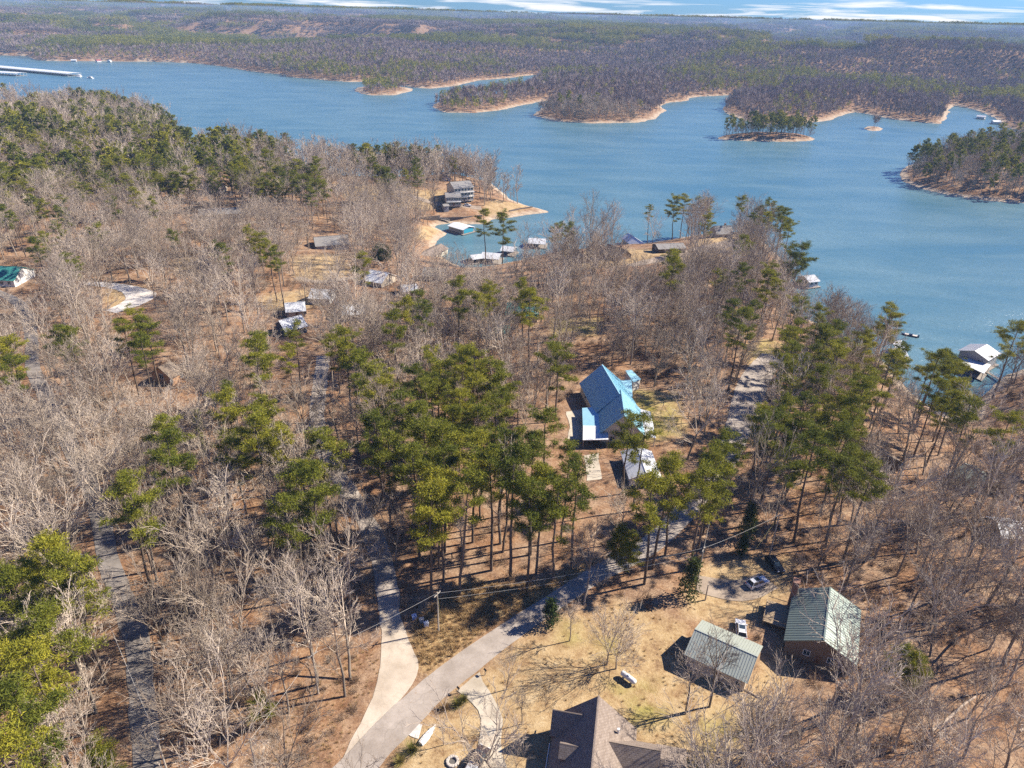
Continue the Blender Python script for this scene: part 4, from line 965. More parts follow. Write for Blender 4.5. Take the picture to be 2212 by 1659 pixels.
def gangway(label, a, b, w=1.4):
    A_, B_ = at(*a), at(*b); A_.z = max(A_.z, WATER) + .7; B_.z = max(B_.z, WATER) + .7
    d = B_ - A_; L = d.length; root = empty('gangway', A_, math.atan2(d.y, d.x), label, 'gangway')
    sl = -math.atan2(d.z, math.hypot(d.x, d.y))
    mb = MB(); mb.box(0, L, -w/2, w/2, -.12, 0); o = mb.build('walkway', timber, root, rot=(0, sl, 0))
    for s in (-1, 1):
        r = MB(); r.box(0, L, s * w/2 - .04, s * w/2 + .04, .9, .98)
        for i in range(int(L / 1.5) + 1): r.box(i * 1.5, i * 1.5 + .07, s * w/2 - .035, s * w/2 + .035, 0, .9)
        r.build('railing', float_w, root, rot=(0, sl, 0))
gangway('pale gangway from the sun deck dock to the straw bank', (2128, 806), (2163, 827))
gangway('long pale gangway from the cove wall to the teal door boathouse', (945, 474), (972, 481))
gangway('gangway behind the two storey boathouse to the pines', (2131, 776), (2160, 766))
# long covered marina docks far out on the left
def marina(label, p0, p1, W, h):
    a = at(*p0, h); b = at(*p1, h)
    a = Vector((*onplane(*p0, WATER + h), WATER)); b = Vector((*onplane(*p1, WATER + h), WATER))
    d = b - a; L = d.length; c = (a + b) / 2; root = empty('marina_dock', c, math.atan2(d.y, d.x), label, 'marina')
    run = math.hypot(W/2, .9); dn = (W/2 / run, .9 / run)
    for s in (1, -1): slope_part(root, -L/2, L/2, dn, s, h, run, white_roof, 6.0, th=.2, ribs=1)
    dk = MB(); dk.box(-L/2, L/2, -1.6, 1.6, .1, .5)
    n = int(L / 7)
    for i in range(n + 1): dk.box(-L/2 + i * L / n - .4, -L/2 + i * L / n + .4, -W/2, W/2, .1, .45)
    dk.build('deck', timber, root)
    pmsh = MB().box(-.12, .12, -.12, .12, -1, h - .8).mesh('post', float_w)
    for i in range(n + 1):
        for s in (-1, 1): link('post', pmsh, root, (-L/2 + i * L / n, s * (W/2 - .4), 0))
    return root, L, W
def cabin_boat_meshes():
    hull = MB(); hull.prism([(-1.3, .55), (-1.1, -.1), (1.1, -.1), (1.3, .55)], -4.5, 3.2)
    k = len(hull.v); hull.add([(-1.3, 3.2, .55), (-1.1, 3.2, -.1), (1.1, 3.2, -.1), (1.3, 3.2, .55), (0, 5.0, .75), (0, 4.6, .0)], [(0,1,5,4), (1,2,5), (2,3,4,5), (0,4,3)])
    cab = MB(); cab.prism([(-1.0, .56), (1.0, .56), (.8, 1.75), (-.8, 1.75)], -2.5, 1.8); cab.box(-.95, .95, -2.8, 1.2, 1.76, 1.9)
    gl = MB(); gl.box(-.85, .85, 1.75, 1.86, 1.0, 1.6); gl.box(-.96, -.86, -2, 1.2, 1.0, 1.5).box(.86, .96, -2, 1.2, 1.0, 1.5)
    return hull.mesh('hull', float_w), cab.mesh('cabin', float_w), gl.mesh('windscreen', glass())
BOAT = cabin_boat_meshes()
def cabin_boat(p, rz, label, s=1.0, group=None):
    r = empty('cabin_boat', p, rz, label, 'boat', group); r.scale = (s, s, s)
    for nm, me in zip(('hull', 'cabin', 'windscreen'), BOAT): link(nm, me, r)
marina('longest covered marina dock with a white roof, far across the bay', (-60, 137), (160, 157), 26, 5.5)
marina('shorter covered marina dock in front of the longest one', (-70, 150), (45, 156.5), 22, 5.5)
mp_ = [((172, 166), .3, 'white cruiser moored off the end of the long marina roof', 2.2), ((195, 169), 1.2, 'white boat at the outermost marina berth', 1.6)]
for q, rz, lb, s in mp_: cabin_boat(Vector((*onplane(*q, WATER), WATER)), rz, lb, s)
hb = Vector((*onplane(172, 165, WATER), WATER))
for i, (px_, py_, lb) in enumerate([(160, 133.5, 'tiny white boathouse on the far left shore'), (213, 134, 'tiny red roofed boathouse on the far shore'), (237, 134.5, 'tiny cream boathouse on the far shore, right of the red roofed one'),
                                    (2118, 257, 'small white dock nearest the head of the right inlet'), (2150, 268, 'small white dock on the dark shore of the right inlet')]):
    c = Vector((*onplane(px_, py_, WATER), WATER)); r = empty('far_boathouse', c, R(20 + 40 * i), lb, 'boathouse')
    mb = MB(); mb.box(-6, 6, -4, 4, .2, .6); mb.build('deck', timber, r)
    mb = MB(); mb.box(-5, 5, -3.2, 3.2, .6, 3.2); mb.build('wall', white_w, r)
    mb = MB(); mb.prism([(-4, 3.2), (4, 3.2), (0, 5.0)], -5.6, 5.6); mb.v = [(y, x, z) for x, y, z in mb.v]; mb.build('roof', pm('red_roof', (.45, .12, .10), .6) if i == 1 else white_roof, r)
# factory sheds on the horizon
def factory(p, L, W, H, label):
    d = ray(*p); k = 8200 / math.hypot(d[0], d[1]); x, y = d[0] * k, d[1] * k
    g = float(land(np.array([[x, y]]))[0][0]); r = empty('factory', (x, y, g), R(5), label, 'factory')
    mb = MB(); mb.box(-L/2, L/2, -W/2, W/2, 0, H); mb.box(-L * .2, L * .25, -W/2 - 20, W/2, H, H * 1.5); mb.build('wall', pm('white_cladding', (.8, .8, .8), .5, .05, .01), r)
    mb = MB(); mb.box(-L/2 - 2, L/2 + 2, -W/2 - 2, W/2 + 2, H * 1.0 + .3, H + 2); mb.build('roof', white_roof, r)
    for i in range(6):
        mb = MB(); mb.box(-L/2 + i * L/6 + 8, -L/2 + i * L/6 + 24, -W/2 - .6, -W/2 + .1, 2, 14); mb.build('door', grey_w, r)
factory((1812, 60), 330, 120, 30, 'large white factory on the far wooded horizon')
factory((1655, 62), 60, 60, 22, 'small white building left of the far factory')
factory((2162, 75), 90, 60, 16, 'low white building at the far right horizon')

# ------------------------------------------------------------------ vehicles and yard things
tyre_m = pm('tyre_rubber', (.02, .02, .02), .9, .2); rim_m = pm('steel', (.5, .5, .5), .3, .1, metal=.8)
def car(name, label, p, yaw, paint, kind='suv', cat='car'):
    root = empty(name, p, yaw, label, cat)
    L, W = 4.7, 1.86
    side = [(-2.35, .35), (2.3, .35), (2.36, .7), (2.2, .95), (1.2, 1.06), (-2.3, 1.06), (-2.38, .8)]
    if kind == 'pickup': side = [(-2.7, .4), (2.6, .4), (2.66, .8), (2.45, 1.05), (1.3, 1.15), (-2.68, 1.12), (-2.72, .8)]
    b = MB(); b.prism(side, -W/2, W/2); 
    bo = b.build('body', paint, root)
    roof = {'suv': [(-2.2, 1.06), (1.15, 1.06), (.35, 1.66), (-1.75, 1.70)], 'pickup': [(-.55, 1.14), (1.45, 1.14), (.75, 1.82), (-.4, 1.84)]}[kind]
    g = MB(); x0, x1, x2, x3 = roof[0], roof[1], roof[2], roof[3]
    w0, w1 = W/2 - .06, W/2 - .28
    g.add([(x0[0], -w0, x0[1]), (x1[0], -w0, x1[1]), (x1[0], w0, x1[1]), (x0[0], w0, x0[1]), (x3[0], -w1, x3[1]), (x2[0], -w1, x2[1]), (x2[0], w1, x2[1]), (x3[0], w1, x3[1])],
          [(4,5,6,7), (0,1,5,4), (1,2,6,5), (2,3,7,6), (3,0,4,7)]); g.build('windows', glass(), root)
    r = MB(); r.box(x3[0] - .02, x2[0] + .02, -w1 - .02, w1 + .02, x3[1] - .04, x3[1] + .03)
    for s in (-1, 1):
        for xb, xt in ((x0[0], x3[0]), (x1[0], x2[0]), ((x0[0] + x1[0]) / 2, (x3[0] + x2[0]) / 2)):
            r.tube([(xb, s * (w0 + .01), x0[1]), (xt, s * (w1 + .01), x3[1])], .05, 4)
    ro = r.build('roof', paint, root)
    if kind == 'suv':
        q = MB(); q.box(-.9, .15, -.5, .5, 1.735, 1.75); q.build('sunroof', glass(), ro)
        for s in (-1, 1):
            q = MB(); q.tube([(-1.6, s * .6, 1.74), (-1.5, s * .6, 1.81), (.2, s * .6, 1.79), (.3, s * .6, 1.73)], .025, 5); q.build('roof_rail', rim_m, ro)
    else:
        q = MB(); q.box(-2.62, -.65, -.78, .78, 1.125, 1.17); q.build('bed_cover', pm('grey_vinyl', (.42, .42, .43), .6, .1), root)
    wx = (1.5, -1.45) if kind == 'suv' else (1.65, -1.7)
    for x in wx:
        for s in (-1, 1):
            t = MB(); t.tube([(x, s * (W/2 - .22), .35), (x, s * (W/2 + .01), .35)], .35, 14); wo = t.build('wheel', tyre_m, root)
            t = MB(); t.tube([(x, s * (W/2 + .011), .35), (x, s * (W/2 + .025), .35)], .21, 10); t.build('rim', rim_m, wo)
    fx = side[2][0]
    for s in (-1, 1):
        q = MB(); q.box(fx - .25, fx - .01, s * .68 - .2, s * .68 + .2, .74, .9); q.build('headlight', pm('lamp_glass', (.7, .72, .75), .1, .05), root)
        q = MB(); q.box(side[-1][0] - .03, side[-1][0] + .12, s * .75 - .12, s * .75 + .12, .75, 1.0); q.build('tail_light', pm('red_lamp', (.5, .03, .02), .2, .1), root)
        q = MB(); q.box(.8, 1.0, s * (W/2 + .1) - .1, s * (W/2 + .1) + .1, 1.05, 1.2); q.build('mirror', paint, root)
    return root
white_p = pm('white_car_paint', (.75, .76, .78), .2, .03, spec=.6); black_p = pm('black_car_paint', (.012, .012, .014), .25, .1, spec=.6); maroon_p = pm('maroon_car_paint', (.07, .05, .045), .25, .08, spec=.6)
def heading(a, b): A_, B_ = at(*a), at(*b); d = B_ - A_; return math.atan2(d.y, d.x)
car('parked_car', 'white car with a dark sunroof parked in the dirt yard', at(1635, 1265), heading((1618, 1270), (1655, 1258)), white_p)
car('parked_car', 'black car parked in tree shade beyond the white one', at(1672, 1226), heading((1660, 1214), (1684, 1238)), black_p)
car('parked_car', 'white car half hidden behind the long green barn', at(1599, 1366), heading((1600, 1378), (1598, 1345)), white_p)
car('pickup_truck', 'pickup with grey bed cover parked on the curved driveway', at(1030, 1655), heading((1022, 1675), (1042, 1640)), maroon_p, 'pickup', 'pickup')
car('parked_car', 'dark car parked at the wooded drive below the grey bungalow', at(555, 466), 0.3, black_p)
car('parked_car', 'white car on the lakefront lawn drive', at(1010, 446), 0.2, white_p)
car('parked_car', 'dark car by the straw lawn above the cove beach', at(862, 461), 0.1, black_p)
# gas tank lying on its saddles
def gas_tank(p, rz, label, L=2.6, r_=.48, name='gas_tank'):
    root = empty(name, p, rz, label, 'gas tank'); m = pm('white_tank_paint', (.72, .73, .74), .35, .06)
    t = MB(); n = [(-L/2 - .28, .05), (-L/2 - .2, r_ * .6), (-L/2, r_ * .95), (-L/2 + .15, r_), (L/2 - .15, r_), (L/2, r_ * .95), (L/2 + .2, r_ * .6), (L/2 + .28, .05)]
    t.tube([(x, 0, .85) for x, _ in n], [q for _, q in n], 16); t.build('tank', m, root, smooth=True)
    for x in (-.8, .8):
        q = MB(); q.box(x - .1, x + .1, -.35, .35, -.1, .5); q.build('saddle', pm('concrete_block', (.4, .38, .35)), root)
    q = MB(); q.tube([(0, 0, 1.3), (0, 0, 1.52)], .2, 10); q.build('valve_dome', m, root)
gas_tank(at(1356, 1474), heading((1346, 1466), (1366, 1480)), 'white gas tank lying in the straw lawn')
# upturned open boat on the roadside bed
def rowboat(p, rz, label, L=4.4, W=1.35, mat=None, name='rowing_boat'):
    root = empty(name, p, rz, label, 'boat'); mb = MB(); V = []; F = []; n = 9
    for i in range(n):
        u = i / (n - 1); x = (u - .5) * L; w_ = W/2 * (math.sin(math.pi * min(1, .28 + u * .80)) ** .6 if u < .99 else .05); k = .12 * u ** 3
        V += [(x, -w_, .55 + k), (x, -w_ * .7, .12 + k), (x, 0, .04 + k), (x, w_ * .7, .12 + k), (x, w_, .55 + k)]
    for i in range(n - 1):
        for j in range(4): F.append((i*5+j, i*5+j+1, i*5+j+6, i*5+j+5))
    F.append((0, 1, 2, 3, 4)); mb.add(V, F); h = mb.build('hull', mat or float_w, root)
    sol = h.modifiers.new('t', 'SOLIDIFY'); sol.thickness = .05
    for x in (-1.2, 0.1, 1.1):
        q = MB(); q.box(x - .14, x + .14, -W/2 * .82, W/2 * .82, .38, .43); q.build('bench', timber, root)
    return root
rowboat(at(925, 1593), heading((914, 1604), (936, 1580)), 'old white boat lying upturned in the bed beside the road', 3.9, 1.15)
bpy.data.objects['rowing_boat'].rotation_euler = (math.pi, 0, bpy.data.objects['rowing_boat'].rotation_euler[2]); bpy.data.objects['rowing_boat'].location.z += .62
def bass_boat(p, rz, label):
    root = empty('fishing_boat', p, rz, label, 'boat'); m = pm('dark_hull', (.03, .03, .045), .3, .1)
    h = MB(); h.prism([(-1.0, .5), (-.75, -.2), (.75, -.2), (1.0, .5)], -3.2, 1.8); k = h.add([(-1.0, 1.8, .5), (-.75, 1.8, -.2), (.75, 1.8, -.2), (1.0, 1.8, .5), (0, 3.4, .6), (0, 2.9, 0)], [(0,1,5,4), (1,2,5), (2,3,4,5), (0,4,3)]); h.build('hull', m, root)
    d = MB(); d.box(-.8, .8, -3.0, -1.2, .51, .58); d.box(-.8, .8, .2, 1.8, .51, .58); d.build('deck', pm('beige_carpet', (.55, .48, .42), .9, .1), root)
    for s in (-1, 1):
        q = MB(); q.box(s * .4 - .25, s * .4 + .25, -.9, -.45, .45, .8); q.box(s * .4 - .25, s * .4 + .25, -1.0, -.9, .8, 1.15); q.build('seat', m, root)
    q = MB(); q.box(-.25, .25, -3.75, -3.25, -.1, 1.05); q.build('outboard_motor', black_p, root)
    q = MB(); q.box(-.35, .35, -.3, .0, .5, 1.0); q.build('console', black_p, root)
    q = MB(); q.tube([(.1, 3.2, .6), (.15, 2.3, 1.25)], .05, 6); q.build('trolling_motor', black_p, root)
bass_boat(Vector((*onplane(1964, 725, WATER), WATER)), R(60), 'dark fishing boat drifting on the open water of the inlet')
# stone fire ring: every stone its own
def fire_ring(p):
    root = empty('fire_ring', p, 0, 'ring of pale stones set in the lawn near the pickup', 'fire ring')
    sm_ = pm('pale_stone', (.48, .43, .37), .9, .3, 3)
    b = MB(); b.tube([(0, 0, .02), (0, 0, .06)], .55, 14); b.build('ash_bed', pm('ash', (.12, .11, .10)), root)
    for i in range(13):
        a = i * 2 * math.pi / 13; s = MB(); q = [.20 + .06 * random.random() for _ in range(3)]
        s.box(-q[0], q[0], -q[1], q[1], 0, .30 + .1 * random.random()); o = s.build('stone', sm_, root, (math.cos(a) * .8, math.sin(a) * .8, 0), (0, 0, a + random.random() * .4))
        bv = o.modifiers.new('b', 'BEVEL'); bv.width = .08; bv.segments = 2
fire_ring(at(978, 1648))
def mailbox(p, rz, label):
    root = empty('mailbox', p, rz, label, 'mailbox')
    q = MB(); q.box(-.05, .05, -.05, .05, -.2, 1.1); q.build('post', timber, root)
    q = MB(); q.prism([(-.13, 1.1), (.13, 1.1), (.13, 1.28), (.08, 1.36), (-.08, 1.36), (-.13, 1.28)], -.28, .28); q.build('box', black_p, root)
    q = MB(); q.box(.13, .15, -.1, -.04, 1.2, 1.42); q.build('flag', pm('red_lamp', (.5, .03, .02)), root)
mailbox(at(1048, 1458), R(40), 'black mailbox on a post at the corner of the curved driveway')
mailbox(at(990, 1500), R(40), 'dark mailbox at the near side of the driveway mouth')
def planter(p, label, col):
    root = empty('utility_box', p, R(20), label, 'utility box'); q = MB(); q.box(-.4, .4, -.35, .35, -.1, .9); q.build('cabinet', col, root); q = MB(); q.box(-.45, .45, -.4, .4, .9, .98); q.build('lid', col, root)
planter(at(895, 1338), 'pale blue utility box in the weeds by the road fork', pm('pale_blue_paint', (.35, .42, .62), .5, .1))
planter(at(921, 1356), 'white marker box below the utility pole', pm('white_metal', (.7, .7, .7)))
planter(at(911, 1349), 'grey utility pedestal between the pale blue and white ones', grey_w)
def log(p, rz, L, r_, label):
    t = MB(); pts = [(x, .15 * math.sin(x * .5), r_ + .03) for x in np.linspace(-L/2, L/2, 6)]; t.tube(pts, [r_, r_, r_ * .9, r_ * .8, r_ * .7, r_ * .5], 8)
    o = t.build('fallen_log', pm('pale_log', (.45, .35, .26), .9, .25), None, p, (0, 0, rz)); tag(o, label, 'log')
for q, rz, L, rr_, lb in (((2060, 1545), .55, 13, .28, 'long pale fallen trunk on the leaf litter at the lower right'), ((1325, 1195), .6, 6, .16, 'bare fallen branch beside the road below the pines'), ((2245 * .72, 1500), 2.4, 4, .13, 'thin fallen branch by the green barn lawn'), ((1290, 1150), .9, 5, .14, 'fallen stick at the edge of the pine lot'), ((2230, 1560), .5, 8, .2, 'fallen limb at the right edge')):
    log(at(*q), rz, L, rr_, lb)
# utility poles and lines
pole_m = pm('pole_timber', (.42, .37, .30), .9, .15, 2); wire_m = pm('wire', (.45, .43, .40), .5, .05)
POLES = {}
def pole(key, px, py, h, label, rz=0.0, arm=True):
    p = at(px, py); root = empty('utility_pole', p, rz, label, 'utility pole'); POLES[key] = (p, h, rz)
    t = MB(); t.tube([(0, 0, -.5), (0, 0, h)], [.17, .11], 8); t.build('post', pole_m, root)
    if arm:
        a = MB(); a.box(-.9, .9, -.06, .06, h - .55, h - .42); ao = a.build('crossarm', pole_m, root)
        for x in (-.8, .8):
            q = MB(); q.tube([(x, 0, h - .42), (x, 0, h - .22)], .05, 6); q.build('insulator', pm('grey_ceramic', (.4, .4, .42), .3), ao)
    return p
pole('lot', 947.5, 1368, 9.6, 'pale wooden utility pole in the weeds at the road fork', R(60))
pole('yard', 1503, 1275, 11, 'utility pole standing at the entrance of the dirt yard', R(60))
pole('car', 1662, 1200, 11, 'utility pole in the trees beyond the black car', R(20))
pole('short', 1523, 1298, 4, 'short dark post beside the dirt yard', arm=False)
pole('turn', 1556, 1040, 11, 'utility pole beside the road below the turnaround', R(60))
pole('lane', 205, 1290, 10.5, 'utility pole in the trees left of the shaded lane', R(10))
pole('edge', 372, 1700, 10.5, 'utility pole below the bottom edge beside the shaded lane', R(10))
pole('cross', 688, 1500, 9.5, 'utility pole among the trees left of the pale concrete', R(50))
pole('low', 560, 1690, 9.5, 'utility pole at the bottom edge left of the road', R(50))
def wire(k0, k1, dz0=-.2, dz1=-.2, r_=.022, sag=.02, label='overhead line', off=0.0):
    (p0, h0, _), (p1, h1, _) = POLES[k0], POLES[k1]
    a = p0 + Vector((off, 0, h0 + dz0)); b = p1 + Vector((off, 0, h1 + dz1)); L = (b - a).length
    pts = [a.lerp(b, t) - Vector((0, 0, 4 * sag * L * t * (1 - t))) for t in np.linspace(0, 1, 14)]
    mb = MB(); mb.tube(pts, r_, 4, cap=False); tag(mb.build('power_line', wire_m), label, 'power line')
wire('lot', 'yard', label='upper line from the fork pole to the dirt yard pole'); wire('lot', 'yard', -1.6, -1.6, label='lower line from the fork pole to the dirt yard pole')
wire('yard', 'car', label='line from the dirt yard pole to the one behind the black car'); wire('yard', 'turn', label='line from the dirt yard pole up to the turnaround')
wire('lane', 'edge', label='pale line hanging along the shaded lane', r_=.035); wire('lot', 'cross', label='line crossing the pale concrete from the fork pole'); wire('cross', 'low', label='line from the tree hidden pole to the bottom edge')
def guy(k, q, label):
    p, h, _ = POLES[k]; g = at(*q); mb = MB(); mb.tube([p + Vector((0, 0, h * .95)), g], .02, 4); tag(mb.build('guy_wire', pm('yellow_guard', (.65, .55, .2))), label, 'guy wire')
guy('lot', (958, 1376), 'guy wire with yellow guard beside the fork pole'); guy('car', (1575, 1268), 'long guy wire slanting towards the white car')

# ------------------------------------------------------------------ shrubs: grass clumps and evergreens near the houses
def grass_clump_mesh(name, seed, h=1.5, n=260, mat=None):
    rg = np.random.default_rng(seed); az = rg.random(n) * 6.28; el = .35 + 1.1 * rg.random(n); L = h * (.6 + .6 * rg.random(n))
    d = np.column_stack([np.cos(az) * np.cos(el), np.sin(az) * np.cos(el), np.sin(el)]); o = rg.normal(0, .12, (n, 3)) * [1, 1, 0]
    s = np.column_stack([-np.sin(az), np.cos(az), 0 * az]) * .03
    V = np.stack([o - s, o + s, o + d * L[:, None]], 1).reshape(-1, 3); return mesh_np(name, V, np.arange(len(V)).reshape(-1, 3), [mat], attr={'tuft': np.repeat(rg.random(n), 3)})
yucca_m = needle_mat('yellow_green_blades', (.13, .14, .03), (.26, .23, .06), (.42, .34, .12)); dry_m = needle_mat('dry_blades', (0.24, 0.14, 0.065), (0.42, 0.275, 0.125), (0.56, 0.41, 0.22))
for i, (px_, py_, s, lb) in enumerate([(989, 1530, 1.3, 'yellow green spiky grass clump at the driveway mouth'), (962, 1536, 1.1, 'straw coloured grass clump by the roadside bed'), (891, 1627, 1.6, 'big spiky grass clump below the old white boat'), (864, 1652, 1.2, 'pale grass clump at the bottom edge beside the road'), (1002, 1517, .9, 'small dry grass clump at the driveway corner')]):
    r = empty('grass_clump', at(px_, py_), i, lb, 'grass clump', 'ornamental grass clumps'); link('blades', grass_clump_mesh('clump_%d' % i, i, 1.5 * s, 300, yucca_m if i != 1 else dry_m), r)
def evergreen(px_, py_, k, s, label, name='evergreen_shrub', cat='shrub'):
    p = at(px_, py_); r = empty(name, p, px_, label, cat); r.scale = (s, s, s); link('trunk', CEDAR[k][0], r); link('crown', CEDAR[k][1], r); return r
evergreen(1487, 1290, 1, .95, 'dark evergreen at the entrance of the dirt yard', 'evergreen_tree', 'tree')
evergreen(1188, 1352, 0, .75, 'dark evergreen bush at the edge of the road lawn'); evergreen(1610, 1165, 1, .9, 'dark round evergreen under the pines near the power pole', 'evergreen_tree', 'tree')
evergreen(1600, 1200, 0, .6, 'small dark evergreen by the power lines'); evergreen(1222, 578 - 18, 1, .9, 'dark evergreen behind the cove cottages', 'evergreen_tree', 'tree')
def magnolia(px_, py_):
    rg = np.random.default_rng(5); n = 150; d = rg.normal(0, 1, (n, 3)); d /= np.linalg.norm(d, axis=1)[:, None]; d[:, 2] = np.abs(d[:, 2]) * 1.0 - .1
    C = d * np.array([4.6, 4.6, 7.0]) * (.75 + .25 * rg.random((n, 1))) + [0, 0, 1.2]
    V, T, shd = tufts(C, np.full(n, 1.1), 34, rg, ln=.6, wd=.2, flat=.9); r = empty('magnolia', at(px_, py_), 0, 'round dark olive green evergreen on the slope above the white roofs', 'tree')
    link('crown', mesh_np('magnolia_crown', V, T, [cedar_m], attr={'tuft': shd}), r); Vt, Tt = segs_mesh([(0, 0, -.3, 0, 0, 5, .3, .1)], 7); link('trunk', mesh_np('magnolia_trunk', Vt, Tt, [pbark_m]), r)
magnolia(824, 560)
FOOT.append((*at(824, 560)[:2], 5, 5, 0))
# ivy grown trunk in the left woods
def ivy_trunk(px_, py_):
    rg = np.random.default_rng(9); p = at(px_, py_); r = empty('ivy_tree', p, 0, 'bare trunk wrapped in green ivy between two pines', 'tree')
    Vt, Tt = segs_mesh([(0, 0, -.3, 0, 0, 15, .22, .1)], 7); link('trunk', mesh_np('ivy_trunk', Vt, Tt, [bark_m]), r)
    n = 90; z = rg.random(n) * 13; C = np.column_stack([rg.normal(0, .3, n), rg.normal(0, .3, n), z]); V, T, shd = tufts(C, np.full(n, .5), 26, rg, ln=.3, wd=.14); link('ivy', mesh_np('ivy', V, T, [needle_m], attr={'tuft': shd}), r)
ivy_trunk(441, 985)

